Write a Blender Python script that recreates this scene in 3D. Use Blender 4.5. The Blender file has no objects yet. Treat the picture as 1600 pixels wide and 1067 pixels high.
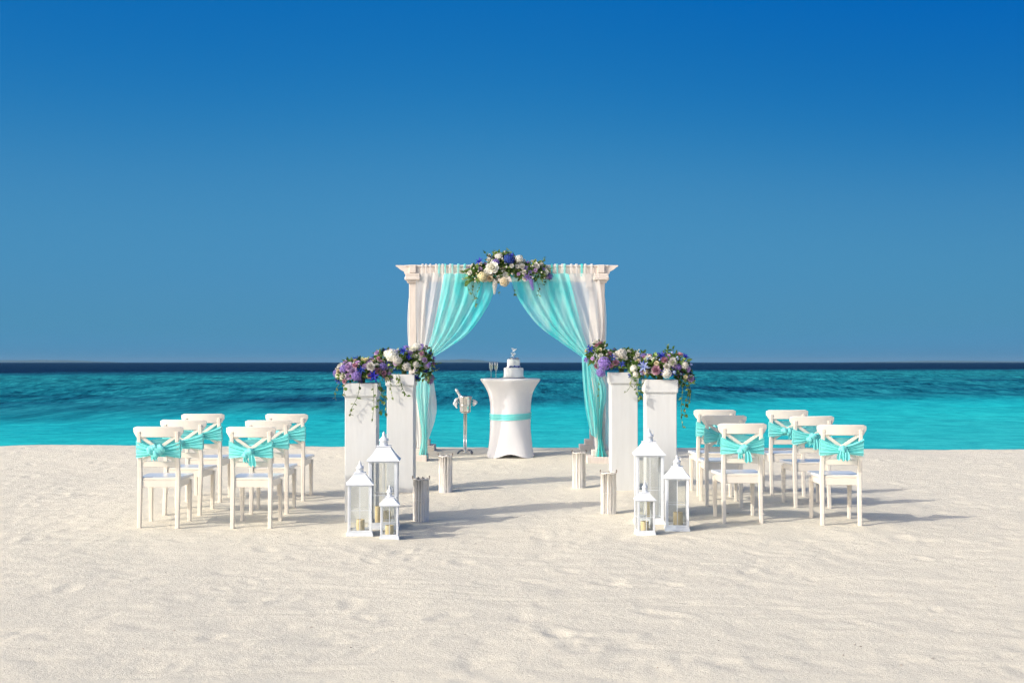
import bpy, bmesh, math, random
import numpy as np
from mathutils import Vector, Matrix
R = math.radians
PI = math.pi
sc = bpy.context.scene
C = sc.collection
random.seed(7)

# ------------------------------------------------------------------ camera
CAM_H = 1.52
cam_d = bpy.data.cameras.new('camera')
cam = bpy.data.objects.new('camera', cam_d); C.objects.link(cam)
cam_d.sensor_width = 36; cam_d.lens = 42
cam_d.clip_start = 0.1; cam_d.clip_end = 120000
cam.location = (0, 0, CAM_H)
cam.rotation_euler = (R(90 + 1.0), 0, 0)
sc.camera = cam

# ------------------------------------------------------------------ light
SUN_EL, SUN_AZ = 31.0, 27.0          # light travels towards +x, turned SUN_AZ towards +y
world = bpy.data.worlds.new('World'); sc.world = world
world.use_nodes = True
nt = world.node_tree; nt.nodes.clear()
wout = nt.nodes.new('ShaderNodeOutputWorld'); bg = nt.nodes.new('ShaderNodeBackground')
def sky_node(air, dust, ozone):
    n = nt.nodes.new('ShaderNodeTexSky'); n.sky_type = 'NISHITA'; n.sun_disc = False
    n.sun_elevation = R(SUN_EL); n.sun_rotation = R(180 + 90 - SUN_AZ); n.altitude = 0
    n.air_density = air; n.dust_density = dust; n.ozone_density = ozone; return n
def wmul(sock, k):
    n = nt.nodes.new('ShaderNodeVectorMath'); n.operation = 'SCALE'; n.inputs['Scale'].default_value = k
    nt.links.new(sock, n.inputs[0]); return n.outputs[0]
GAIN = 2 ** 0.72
clear = sky_node(1.0, 0.5, 10.0)               # deep blue tropical air
cv = nt.nodes.new('ShaderNodeRGBCurve'); cv.mapping.extend = 'EXTRAPOLATED'
for ch, pts in ((0, [(0, 0), (.075, .005), (.131, .052), (.200, .070), (.300, .080), (1, .5)]),
                (1, [(0, 0), (.100, .085), (.179, .153), (.295, .262), (.400, .285), (1, .6)]),
                (2, [(0, 0), (.20, .30), (.32, .466), (.411, .472), (.560, .520), (1, .75)])):
    c = cv.mapping.curves[ch]; pts = [(x, y / GAIN) for x, y in pts]
    c.points[0].location = pts[0]; c.points[1].location = pts[-1]
    for x, y in pts[1:-1]: c.points.new(x, y)
cv.mapping.update()
tcw = nt.nodes.new('ShaderNodeTexCoord'); sxw = nt.nodes.new('ShaderNodeSeparateXYZ'); nt.links.new(tcw.outputs['Generated'], sxw.inputs[0])
deep = nt.nodes.new('ShaderNodeMapRange'); deep.interpolation_type = 'SMOOTHSTEP'      # the sky deepens away from the sun
for k_, v_ in (('From Min', -0.15), ('From Max', 0.50), ('To Min', 0.1), ('To Max', 0.066)): deep.inputs[k_].default_value = v_
nt.links.new(sxw.outputs[0], deep.inputs['Value'])
scl = nt.nodes.new('ShaderNodeVectorMath'); scl.operation = 'SCALE'; nt.links.new(clear.outputs[0], scl.inputs[0]); nt.links.new(deep.outputs[0], scl.inputs['Scale'])
nt.links.new(scl.outputs[0], cv.inputs['Color'])
fill_sky = sky_node(1.0, 3.0, 1.0)                 # brighter, whiter sky added on the unseen sun side to lighten shadows
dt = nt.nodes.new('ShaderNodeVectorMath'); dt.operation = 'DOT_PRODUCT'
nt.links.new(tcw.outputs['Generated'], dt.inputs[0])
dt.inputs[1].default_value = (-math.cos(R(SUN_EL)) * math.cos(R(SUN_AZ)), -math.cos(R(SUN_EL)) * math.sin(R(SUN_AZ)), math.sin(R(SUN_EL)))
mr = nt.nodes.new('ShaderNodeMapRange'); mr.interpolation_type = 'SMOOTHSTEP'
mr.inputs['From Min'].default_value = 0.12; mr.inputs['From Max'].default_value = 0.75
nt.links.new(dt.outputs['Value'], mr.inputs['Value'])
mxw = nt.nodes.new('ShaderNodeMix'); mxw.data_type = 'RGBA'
nt.links.new(mr.outputs[0], mxw.inputs[0]); nt.links.new(wmul(cv.outputs[0], 10.0), mxw.inputs[6]); nt.links.new(wmul(fill_sky.outputs[0], 1.45), mxw.inputs[7])
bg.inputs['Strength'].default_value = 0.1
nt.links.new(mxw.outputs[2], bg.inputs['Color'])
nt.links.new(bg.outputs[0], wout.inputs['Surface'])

sun_d = bpy.data.lights.new('sun', 'SUN'); sun_d.energy = 2.0; sun_d.angle = R(0.5)
sun_d.color = (1.0, 0.93, 0.83)
sun = bpy.data.objects.new('sun', sun_d); C.objects.link(sun)
ld = Vector((math.cos(R(SUN_EL)) * math.cos(R(SUN_AZ)), math.cos(R(SUN_EL)) * math.sin(R(SUN_AZ)), -math.sin(R(SUN_EL))))
sun.rotation_euler = ld.to_track_quat('-Z', 'Y').to_euler()
sun.location = (-12, -6, 12)
vs = sc.view_settings
vs.view_transform = 'Standard'; vs.look = 'None'; vs.gamma = 1.0; vs.exposure = 0.72
sc.cycles.max_bounces = 10; sc.cycles.transparent_max_bounces = 24
sc.cycles.denoising_prefilter = 'NONE'
sc.cycles.caustics_reflective = False; sc.cycles.caustics_refractive = False

# ------------------------------------------------------------------ materials
def lin(r, g, b):
    f = lambda c: (c / 255 / 12.92) if c / 255 <= 0.04045 else ((c / 255 + 0.055) / 1.055) ** 2.4
    return (f(r), f(g), f(b), 1)

class NT:
    """tiny node helper"""
    def __init__(s, name):
        s.m = bpy.data.materials.new(name); s.m.use_nodes = True
        s.t = s.m.node_tree; s.t.nodes.clear()
        s.out = s.t.nodes.new('ShaderNodeOutputMaterial')
    def n(s, typ, **kw):
        nd = s.t.nodes.new(typ)
        for k, v in kw.items():
            if k.startswith('_'): setattr(nd, k[1:], v)
            else:
                key = k.replace('__', ' ')
                nd.inputs[int(key[1:]) if key[0] == 'i' and key[1:].isdigit() else key].default_value = v
        return nd
    def l(s, a, b): s.t.links.new(a, b)
    def ramp(s, fac, stops, interp='LINEAR'):
        r = s.t.nodes.new('ShaderNodeValToRGB'); r.color_ramp.interpolation = interp
        e = r.color_ramp.elements
        while len(e) < len(stops): e.new(0.5)
        for k, (p, c) in enumerate(stops): e[k].position = p; e[k].color = c
        s.l(fac, r.inputs[0]); return r.outputs[0]
    def math(s, op, a, b=None, c=None):
        nd = s.t.nodes.new('ShaderNodeMath'); nd.operation = op
        for k, v in enumerate((a, b, c)):
            if v is None: continue
            if isinstance(v, (int, float)): nd.inputs[k].default_value = v
            else: s.l(v, nd.inputs[k])
        return nd.outputs[0]
    def noise(s, scale, detail=4, rough=0.55, vec=None, dims='3D'):
        nd = s.n('ShaderNodeTexNoise', Scale=scale, Detail=detail, Roughness=rough)
        if vec is not None: s.l(vec, nd.inputs['Vector'])
        return nd.outputs['Fac']
    def coord(s, kind='Object', scale=(1, 1, 1), obj_random=False):
        tc = s.t.nodes.new('ShaderNodeTexCoord'); mp = s.t.nodes.new('ShaderNodeMapping')
        mp.inputs['Scale'].default_value = scale
        s.l(tc.outputs[kind], mp.inputs[0]); return mp.outputs[0]
    def mixc(s, fac, a, b, blend='MIX'):
        nd = s.t.nodes.new('ShaderNodeMix'); nd.data_type = 'RGBA'; nd.blend_type = blend
        for inp, v in ((nd.inputs[0], fac), (nd.inputs[6], a), (nd.inputs[7], b)):
            if isinstance(v, (int, float)): inp.default_value = v
            elif isinstance(v, tuple): inp.default_value = v
            else: s.l(v, inp)
        return nd.outputs[2]

def painted(name, col, col2=None, rough=0.45, scale=(6, 6, 6), bump=0.08, spec=0.4, nscale=4.0, wear=None, vary=False):
    """paint with slow tone variation, brush relief and optional worn streaks"""
    k = NT(name); p = k.n('ShaderNodeBsdfPrincipled', Roughness=rough)
    p.inputs['Specular IOR Level'].default_value = spec
    v = k.coord('Object', scale)
    nz = k.noise(nscale, 5, 0.6, v)
    col2 = col2 or tuple(c * 0.88 for c in col[:3]) + (1,)
    c = k.ramp(nz, [(0.3, col2), (0.65, col)])
    if wear:
        nz2 = k.noise(nscale * 3.1, 6, 0.7, v)
        c = k.mixc(k.ramp(nz2, [(0.60, (0, 0, 0, 1)), (0.70, (1, 1, 1, 1))]), c, wear)
    if vary:                                     # pieces of uneven tone
        oi = k.n('ShaderNodeObjectInfo'); hs = k.n('ShaderNodeHueSaturation'); k.l(c, hs.inputs['Color'])
        k.l(k.math('MULTIPLY_ADD', oi.outputs['Random'], 0.45, 0.62), hs.inputs['Value']); c = hs.outputs[0]
    k.l(c, p.inputs['Base Color'])
    if bump:
        b = k.n('ShaderNodeBump', Strength=bump, Distance=0.01)
        k.l(k.noise(nscale * 5, 4, 0.6, v), b.inputs['Height']); k.l(b.outputs[0], p.inputs['Normal'])
    k.l(p.outputs[0], k.out.inputs[0]); return k.m

def cloth(name, col, col2, transp=0.12, transl=0.4, rough=0.8, pale=None):
    k = NT(name)
    v = k.coord('Object', (1, 1, 1))
    c = k.ramp(k.noise(5, 4, 0.6, v), [(0.3, col2), (0.7, col)])
    if pale: c = k.mixc(k.ramp(k.noise(1.0, 3, 0.5, k.coord('Object', (7, 7, 1.1))), [(0.42, (0, 0, 0, 1)), (0.66, (0.8, 0.8, 0.8, 1))]), c, pale)
    d = k.n('ShaderNodeBsdfPrincipled', Roughness=rough); d.inputs['Specular IOR Level'].default_value = 0.35 if rough < .5 else 0.2
    k.l(c, d.inputs['Base Color'])
    t = k.n('ShaderNodeBsdfTranslucent'); k.l(c, t.inputs[0])
    b = k.n('ShaderNodeBump', Strength=0.25, Distance=0.01)
    k.l(k.noise(38, 3, 0.6, k.coord('Object', (1, 1, 0.25))), b.inputs['Height'])
    k.l(b.outputs[0], d.inputs['Normal'])
    mx = k.n('ShaderNodeMixShader', i0=transl); k.l(d.outputs[0], mx.inputs[1]); k.l(t.outputs[0], mx.inputs[2])
    tr = k.n('ShaderNodeBsdfTransparent'); m2 = k.n('ShaderNodeMixShader', i0=transp)
    k.l(mx.outputs[0], m2.inputs[1]); k.l(tr.outputs[0], m2.inputs[2])
    k.l(m2.outputs[0] if transp > 0 else mx.outputs[0], k.out.inputs[0]); return k.m

def petal(name, col, col2, transl=0.3):
    k = NT(name)
    c = k.ramp(k.noise(30, 3, 0.6, k.coord('Object')), [(0.3, col2), (0.7, col)])
    oi = k.n('ShaderNodeObjectInfo')
    hs = k.n('ShaderNodeHueSaturation'); k.l(c, hs.inputs['Color'])
    k.l(k.math('MULTIPLY_ADD', oi.outputs['Random'], 0.35, 0.82), hs.inputs['Value'])
    k.l(k.math('MULTIPLY_ADD', oi.outputs['Random'], 0.03, 0.485), hs.inputs['Hue'])
    d = k.n('ShaderNodeBsdfPrincipled', Roughness=0.6); d.inputs['Specular IOR Level'].default_value = 0.25
    k.l(hs.outputs[0], d.inputs['Base Color'])
    t = k.n('ShaderNodeBsdfTranslucent'); k.l(hs.outputs[0], t.inputs[0])
    mx = k.n('ShaderNodeMixShader', i0=transl); k.l(d.outputs[0], mx.inputs[1]); k.l(t.outputs[0], mx.inputs[2])
    k.l(mx.outputs[0], k.out.inputs[0]); return k.m

def leaf_mat(name, a, b, c_):
    k = NT(name)
    geo = k.n('ShaderNodeNewGeometry')
    c = k.ramp(geo.outputs['Random Per Island'], [(0.0, a), (0.5, b), (1.0, c_)])
    d = k.n('ShaderNodeBsdfPrincipled', Roughness=0.4); d.inputs['Specular IOR Level'].default_value = 0.4
    k.l(c, d.inputs['Base Color'])
    t = k.n('ShaderNodeBsdfTranslucent'); k.l(k.mixc(0.5, c, (0.18, 0.28, 0.02, 1)), t.inputs[0])
    mx = k.n('ShaderNodeMixShader', i0=0.3); k.l(d.outputs[0], mx.inputs[1]); k.l(t.outputs[0], mx.inputs[2])
    k.l(mx.outputs[0], k.out.inputs[0]); return k.m

def glass_mat(name, tint=(0.975, 0.985, 0.985, 1), refl=0.06):
    k = NT(name)
    tr = k.n('ShaderNodeBsdfTransparent', Color=tint); g = k.n('ShaderNodeBsdfGlossy', Roughness=0.03)
    fr = k.n('ShaderNodeFresnel', IOR=1.45)
    f = k.math('MINIMUM', k.math('MULTIPLY_ADD', fr.outputs[0], 1.0, refl * 0.5), 0.6)
    mx = k.n('ShaderNodeMixShader'); k.l(f, mx.inputs[0]); k.l(tr.outputs[0], mx.inputs[1]); k.l(g.outputs[0], mx.inputs[2])
    k.l(mx.outputs[0], k.out.inputs[0]); return k.m

def simple(name, col, rough=0.5, metal=0.0, spec=0.4):
    k = NT(name); p = k.n('ShaderNodeBsdfPrincipled', Roughness=rough, Metallic=metal)
    p.inputs['Specular IOR Level'].default_value = spec
    c = k.ramp(k.noise(9, 3, 0.5, k.coord('Object')), [(0.3, tuple(x * 0.86 for x in col[:3]) + (1,)), (0.7, col)])
    k.l(c, p.inputs['Base Color']); k.l(p.outputs[0], k.out.inputs[0]); return k.m

M = {}
M['chair'] = painted('chair_white_paint', (0.79, 0.735, 0.645, 1), (0.74, 0.68, 0.59, 1), rough=0.32, scale=(2, 2, 2), bump=0.04, spec=0.5)
M['seat'] = painted('chair_seat_paint', (0.76, 0.77, 0.79, 1), (0.72, 0.73, 0.75, 1), rough=0.22, scale=(2, 2, 2), bump=0.03, spec=0.6)
M['pedestal'] = painted('pedestal_paint', (0.645, 0.655, 0.645, 1), (0.605, 0.61, 0.595, 1), rough=0.6, scale=(5, 5, 0.6), bump=0.08)
M['arch'] = painted('whitewashed_wood', (0.70, 0.63, 0.57, 1), (0.61, 0.54, 0.48, 1), rough=0.7, scale=(7, 7, 0.8), bump=0.3, wear=(0.55, 0.46, 0.39, 1))
M['arch_beam'] = painted('whitewashed_wood_beam', (0.70, 0.63, 0.57, 1), (0.61, 0.54, 0.48, 1), rough=0.7, scale=(0.8, 7, 7), bump=0.3, wear=(0.55, 0.46, 0.39, 1))
M['lantern'] = painted('lantern_enamel', (0.73, 0.76, 0.79, 1), (0.65, 0.69, 0.73, 1), rough=0.4, scale=(4, 4, 4), bump=0.12, wear=(0.60, 0.62, 0.62, 1))
M['stick'] = painted('whitewashed_sticks', (0.86, 0.83, 0.78, 1), (0.78, 0.74, 0.68, 1), rough=0.8, scale=(9, 9, 1.4), bump=0.25, wear=(0.50, 0.42, 0.35, 1), vary=True)
M['wire'] = simple('dark_wire', (0.20, 0.15, 0.11, 1), 0.6)
M['aqua'] = cloth('aqua_chiffon', (0.12, 0.83, 0.81, 1), (0.07, 0.77, 0.76, 1), 0.26, 0.48, pale=(0.50, 0.88, 0.86, 1))
M['white_voile'] = cloth('white_voile', (0.87, 0.85, 0.83, 1), (0.82, 0.80, 0.78, 1), 0.28, 0.48)
M['sash'] = cloth('aqua_satin', (0.31, 0.86, 0.84, 1), (0.20, 0.80, 0.78, 1), 0.0, 0.28, rough=0.38)
M['spandex'] = cloth('white_spandex', (0.80, 0.79, 0.80, 1), (0.77, 0.76, 0.77, 1), 0.0, 0.08)
M['napkin'] = cloth('white_napkin', (0.82, 0.82, 0.82, 1), (0.76, 0.76, 0.76, 1), 0.0, 0.15)
M['glass'] = glass_mat('lantern_glass')
M['flute'] = glass_mat('flute_glass', (0.96, 0.98, 0.97, 1), 0.25)
M['wine'] = glass_mat('sparkling_wine', (0.90, 0.94, 0.72, 1), 0.3)
M['wax'] = simple('candle_wax', (0.86, 0.70, 0.40, 1), 0.5)
M['wick'] = simple('candle_wick', (0.05, 0.04, 0.03, 1), 0.9)
M['steel'] = simple('polished_steel', (0.78, 0.76, 0.72, 1), 0.16, 1.0)
M['dark_steel'] = simple('dark_steel', (0.25, 0.26, 0.28, 1), 0.3, 1.0)
M['icing'] = simple('white_icing', (0.88, 0.87, 0.84, 1), 0.5)
M['board'] = simple('cake_board', (0.25, 0.27, 0.33, 1), 0.4)
M['pale_blue'] = petal('pale_blue_sugar', (0.45, 0.66, 0.75, 1), (0.35, 0.55, 0.68, 1), 0.1)
M['blue_sugar'] = simple('blue_sugar', (0.12, 0.27, 0.42, 1), 0.5)
M['topper'] = simple('white_topper', (0.78, 0.82, 0.85, 1), 0.35)
M['p_white'] = petal('white_petal', (0.82, 0.80, 0.76, 1), (0.74, 0.72, 0.62, 1))
M['p_cream'] = petal('cream_petal', (0.80, 0.72, 0.52, 1), (0.70, 0.60, 0.38, 1))
M['p_lilac'] = petal('lilac_petal', (0.66, 0.50, 0.72, 1), (0.52, 0.36, 0.62, 1))
M['p_pink'] = petal('mauve_petal', (0.62, 0.36, 0.44, 1), (0.48, 0.24, 0.33, 1))
M['p_violet'] = petal('violet_petal', (0.33, 0.26, 0.60, 1), (0.20, 0.14, 0.44, 1))
M['p_blue'] = petal('royal_blue_petal', (0.06, 0.10, 0.55, 1), (0.03, 0.05, 0.34, 1))
M['p_sky'] = petal('pale_blue_petal', (0.42, 0.50, 0.74, 1), (0.30, 0.38, 0.62, 1))
M['leaf'] = leaf_mat('foliage_leaf', (0.035, 0.10, 0.022, 1), (0.11, 0.22, 0.045, 1), (0.30, 0.40, 0.11, 1))
M['ivy'] = leaf_mat('ivy_leaf', (0.05, 0.10, 0.03, 1), (0.10, 0.18, 0.04, 1), (0.25, 0.30, 0.10, 1))
M['stem'] = simple('green_stem', (0.08, 0.13, 0.04, 1), 0.6)
M['debris'] = simple('beach_debris', (0.26, 0.20, 0.15, 1), 0.9)
M['bottle'] = simple('bottle_glass', (0.03, 0.06, 0.03, 1), 0.1, 0.0, 0.6)
M['foil'] = simple('bottle_foil', (0.80, 0.80, 0.82, 1), 0.35, 0.3)

# sand
def sand_mat():
    k = NT('white_sand'); p = k.n('ShaderNodeBsdfPrincipled', Roughness=0.95)
    p.inputs['Specular IOR Level'].default_value = 0.1
    v = k.coord('Object')
    big = k.noise(0.55, 4, 0.6, v); mid = k.noise(6, 5, 0.65, k.coord('Object', (0.6, 1, 1))); fine = k.noise(105, 4, 0.8, v)
    c = k.ramp(big, [(0.3, (0.575, 0.545, 0.44, 1)), (0.7, (0.635, 0.58, 0.465, 1))])
    c = k.mixc(0.55, c, k.ramp(mid, [(0.25, (0.53, 0.49, 0.39, 1)), (0.6, (0.655, 0.605, 0.49, 1))]))
    c = k.mixc(0.75, c, k.ramp(fine, [(0.22, (0.42, 0.38, 0.295, 1)), (0.42, (0.675, 0.63, 0.515, 1)), (0.7, (0.81, 0.765, 0.64, 1))]))
    sp = k.noise(75, 2, 0.5, v)
    c = k.mixc(k.ramp(sp, [(0.70, (0, 0, 0, 1)), (0.78, (0.6, 0.6, 0.6, 1))]), c, (0.30, 0.24, 0.19, 1))
    k.l(c, p.inputs['Base Color'])
    b1 = k.n('ShaderNodeBump', Strength=0.5, Distance=0.025); k.l(k.noise(26, 7, 0.8, v), b1.inputs['Height'])
    b2 = k.n('ShaderNodeBump', Strength=0.35, Distance=0.004); k.l(fine, b2.inputs['Height']); k.l(b1.outputs[0], b2.inputs['Normal'])
    k.l(b2.outputs[0], p.inputs['Normal']); k.l(p.outputs[0], k.out.inputs[0]); return k.m
M['sand'] = sand_mat()

def sea_mat():
    k = NT('lagoon_water')
    tc = k.n('ShaderNodeTexCoord'); sp = k.n('ShaderNodeSeparateXYZ'); k.l(tc.outputs['Object'], sp.inputs[0])
    X, Y = sp.outputs[0], sp.outputs[1]
    # depth of the lagoon floor: shelf, reef flat, drop-off; edges wander
    wob = k.noise(1.0, 5, 0.6, k.coord('Object', (0.02, 0.02, 1)))
    wob2 = k.noise(1.0, 4, 0.6, k.coord('Object', (0.12, 0.08, 1)))
    yl = k.math('LOGARITHM', k.math('MAXIMUM', Y, 5.0), 10.0)
    t = k.math('ADD', yl, k.math('MULTIPLY_ADD', wob, 0.22, -0.11))
    t = k.math('ADD', t, k.math('MULTIPLY_ADD', wob2, 0.10, -0.05))
    t = k.math('ADD', t, k.math('MULTIPLY', k.math('DIVIDE', X, k.math('MAXIMUM', Y, 5.0)), -0.25))
    f = k.math('MULTIPLY_ADD', t, 1 / 1.5, -1.2 / 1.5)            # 10^1.2=16 m .. 10^2.7=500 m
    NAVY = (0.001, 0.010, 0.042, 1)
    c = k.ramp(f, [(0.10, (0.030, 0.43, 0.45, 1)), (0.24, (0.014, 0.43, 0.455, 1)), (0.32, (0.010, 0.37, 0.42, 1)), (0.365, (0.007, 0.15, 0.205, 1)),
                   (0.52, (0.008, 0.160, 0.210, 1)), (0.74, (0.011, 0.20, 0.235, 1)), (0.80, (0.006, 0.10, 0.155, 1)), (0.86, NAVY), (1.0, NAVY)])
    # dark coral streaks on the reef flat
    cor = k.noise(1.0, 6, 0.65, k.coord('Object', (0.07, 0.06, 1)))
    cmask = k.ramp(cor, [(0.50, (0, 0, 0, 1)), (0.62, (1, 1, 1, 1))])
    band = k.ramp(f, [(0.34, (0, 0, 0, 1)), (0.40, (1, 1, 1, 1)), (0.58, (1, 1, 1, 1)), (0.70, (0, 0, 0, 1))])
    c = k.mixc(k.math('MULTIPLY', cmask, band), c, (0.004, 0.065, 0.125, 1))
    # light and shade of wind ripples painted into the colour, with sandy lanes
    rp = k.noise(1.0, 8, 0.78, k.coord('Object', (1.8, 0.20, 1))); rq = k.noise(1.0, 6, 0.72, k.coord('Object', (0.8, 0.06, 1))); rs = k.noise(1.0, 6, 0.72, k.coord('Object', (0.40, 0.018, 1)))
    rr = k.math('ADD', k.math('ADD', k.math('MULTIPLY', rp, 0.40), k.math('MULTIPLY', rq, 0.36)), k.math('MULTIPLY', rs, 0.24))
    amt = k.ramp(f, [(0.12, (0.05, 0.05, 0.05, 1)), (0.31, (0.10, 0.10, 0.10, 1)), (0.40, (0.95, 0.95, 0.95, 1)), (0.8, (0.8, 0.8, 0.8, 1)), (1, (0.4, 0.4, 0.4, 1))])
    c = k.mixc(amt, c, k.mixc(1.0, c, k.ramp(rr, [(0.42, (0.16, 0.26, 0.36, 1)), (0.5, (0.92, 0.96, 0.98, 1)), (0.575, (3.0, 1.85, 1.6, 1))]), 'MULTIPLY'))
    # gentle cross ripples over the sandy shelf, their light and dark put into the colour
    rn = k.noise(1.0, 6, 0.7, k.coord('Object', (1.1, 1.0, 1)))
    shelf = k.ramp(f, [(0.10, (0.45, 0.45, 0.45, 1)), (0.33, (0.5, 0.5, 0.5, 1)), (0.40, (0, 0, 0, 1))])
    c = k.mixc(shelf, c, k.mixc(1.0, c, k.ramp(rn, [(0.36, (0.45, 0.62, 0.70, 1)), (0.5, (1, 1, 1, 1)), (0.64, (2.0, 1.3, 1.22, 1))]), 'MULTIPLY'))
    # waves
    h1 = k.noise(1.0, 7, 0.62, k.coord('Object', (0.22, 0.55, 1)))
    h2 = k.noise(1.0, 5, 0.6, k.coord('Object', (0.035, 0.10, 1)))
    h3 = k.noise(1.0, 4, 0.6, k.coord('Object', (1.3, 3.2, 1)))
    b2 = k.n('ShaderNodeBump', Strength=0.5, Distance=0.8); k.l(h2, b2.inputs['Height'])
    b1 = k.n('ShaderNodeBump', Strength=0.6, Distance=0.25); k.l(h1, b1.inputs['Height']); k.l(b2.outputs[0], b1.inputs['Normal'])
    b3 = k.n('ShaderNodeBump', Strength=0.6, Distance=0.10); k.l(h3, b3.inputs['Height']); k.l(b1.outputs[0], b3.inputs['Normal'])
    d = k.n('ShaderNodeBsdfDiffuse'); k.l(c, d.inputs[0]); k.l(b3.outputs[0], d.inputs['Normal'])
    g = k.n('ShaderNodeBsdfGlossy', Roughness=0.12); k.l(b3.outputs[0], g.inputs['Normal'])
    fr = k.n('ShaderNodeFresnel', IOR=1.33); k.l(b3.outputs[0], fr.inputs['Normal'])
    mx = k.n('ShaderNodeMixShader'); k.l(k.math('MULTIPLY', fr.outputs[0], 0.20), mx.inputs[0])
    k.l(d.outputs[0], mx.inputs[1]); k.l(g.outputs[0], mx.inputs[2]); k.l(mx.outputs[0], k.out.inputs[0]); return k.m
M['sea'] = sea_mat()
M['island'] = simple('far_island', (0.05, 0.08, 0.07, 1), 0.9)
M['liner'] = simple('vase_liner', (0.20, 0.16, 0.13, 1), 0.9)

# ------------------------------------------------------------------ mesh helpers
class MB:
    def __init__(s): s.v = []; s.f = []
    def add(s, verts, faces, mat=None):
        o = len(s.v)
        s.v += [tuple(mat @ Vector(p)) if mat is not None else tuple(p) for p in verts]
        s.f += [tuple(i + o for i in q) for q in faces]; return s
    def grid(s, P, closed_u=False, closed_v=False):
        """P[i][j] points"""
        o = len(s.v); n, m = len(P), len(P[0])
        for r in P: s.v += [tuple(p) for p in r]
        for i in range(n if closed_u else n - 1):
            for j in range(m if closed_v else m - 1):
                a, b = i, (i + 1) % n; c, d = j, (j + 1) % m
                s.f.append((o + a * m + c, o + b * m + c, o + b * m + d, o + a * m + d))
        return s
    def box(s, x0, x1, y0, y1, z0, z1, b=0.004):
        b = min(b, (x1 - x0) / 3, (y1 - y0) / 3, (z1 - z0) / 3)
        bm = bmesh.new(); bmesh.ops.create_cube(bm, size=1)
        for v in bm.verts: v.co = ((x0 + x1) / 2 + v.co.x * (x1 - x0), (y0 + y1) / 2 + v.co.y * (y1 - y0), (z0 + z1) / 2 + v.co.z * (z1 - z0))
        if b > 0: bmesh.ops.bevel(bm, geom=bm.edges[:], offset=b, segments=1, affect='EDGES')
        bm.verts.index_update()
        s.add([v.co[:] for v in bm.verts], [[v.index for v in f.verts] for f in bm.faces]); bm.free(); return s
    def sweep(s, pts, secs, cap=True):
        """pts: list of (matrix-less) frames: each sec is list of 3D points"""
        s.grid(secs, closed_v=True)
        if cap:
            o = len(s.v) - len(secs) * len(secs[0]); m = len(secs[0])
            s.f.append(tuple(o + j for j in reversed(range(m))))
            s.f.append(tuple(o + (len(secs) - 1) * m + j for j in range(m)))
        return s
    def bar(s, pts, w, t, ch=0.004, wdir=(1, 0, 0)):
        """rectangular bar along pts; w along wdir, t across"""
        secs = []
        pts = [Vector(p) for p in pts]
        ws = w if isinstance(w, (list, tuple)) else [w] * len(pts)
        ts = t if isinstance(t, (list, tuple)) else [t] * len(pts)
        for i, p in enumerate(pts):
            d = (pts[min(i + 1, len(pts) - 1)] - pts[max(i - 1, 0)]).normalized()
            a = Vector(wdir); a = (a - d * a.dot(d)).normalized(); b = d.cross(a)
            hw, ht = ws[i] / 2, ts[i] / 2; c = min(ch, hw * 0.6, ht * 0.6)
            q = [(-hw + c, -ht), (hw - c, -ht), (hw, -ht + c), (hw, ht - c), (hw - c, ht), (-hw + c, ht), (-hw, ht - c), (-hw, -ht + c)]
            secs.append([p + a * x + b * y for x, y in q])
        return s.sweep(None, secs)
    def tube(s, pts, r, seg=8, cap=True):
        pts = [Vector(p) for p in pts]; secs = []
        up = Vector((0.31, 0.17, 0.93)).normalized()
        for i, p in enumerate(pts):
            d = (pts[min(i + 1, len(pts) - 1)] - pts[max(i - 1, 0)]).normalized()
            a = up.cross(d)
            if a.length < 0.05: a = Vector((1, 0, 0)).cross(d)
            a.normalize(); b = d.cross(a)
            rr = r[i] if isinstance(r, (list, tuple)) else r
            secs.append([p + a * math.cos(2 * PI * k / seg) * rr + b * math.sin(2 * PI * k / seg) * rr for k in range(seg)])
        return s.sweep(None, secs, cap)
    def lathe(s, prof, seg=24, c=(0, 0, 0), cap=True, rfun=None):
        secs = []
        for i, (r, z) in enumerate(prof):
            secs.append([Vector((c[0] + math.cos(2 * PI * k / seg) * r * (rfun(2 * PI * k / seg, z) if rfun else 1),
                                 c[1] + math.sin(2 * PI * k / seg) * r * (rfun(2 * PI * k / seg, z) if rfun else 1), c[2] + z)) for k in range(seg)])
        return s.sweep(None, secs, cap)
    def loft_sq(s, prof, c=(0, 0, 0), cap=True):
        secs = [[Vector((c[0] + sx * h, c[1] + sy * h, c[2] + z)) for sx, sy in ((-1, -1), (1, -1), (1, 1), (-1, 1))] for h, z in prof]
        return s.sweep(None, secs, cap)
    def ball(s, c, r, seg=10, rings=6):
        rr = r if isinstance(r, (tuple, list)) else (r, r, r)
        secs = []
        for i in range(rings + 1):
            th = PI * (0.02 + 0.96 * i / rings)
            secs.append([Vector((c[0] + rr[0] * math.sin(th) * math.cos(2 * PI * k / seg), c[1] + rr[1] * math.sin(th) * math.sin(2 * PI * k / seg), c[2] - rr[2] * math.cos(th))) for k in range(seg)])
        return s.sweep(None, secs)
    def mesh(s, name, mat, smooth=False):
        me = bpy.data.meshes.new(name); me.from_pydata(s.v, [], s.f)
        if smooth: me.polygons.foreach_set('use_smooth', [True] * len(me.polygons))
        me.update()
        if mat is not None: me.materials.append(mat)
        return me
    def build(s, name, mat, parent=None, smooth=False, loc=None, rz=0):
        o = bpy.data.objects.new(name, s.mesh(name, mat, smooth)); C.objects.link(o)
        if parent is not None: o.parent = parent
        if loc is not None: o.location = loc
        if rz: o.rotation_euler.z = rz
        return o

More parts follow.
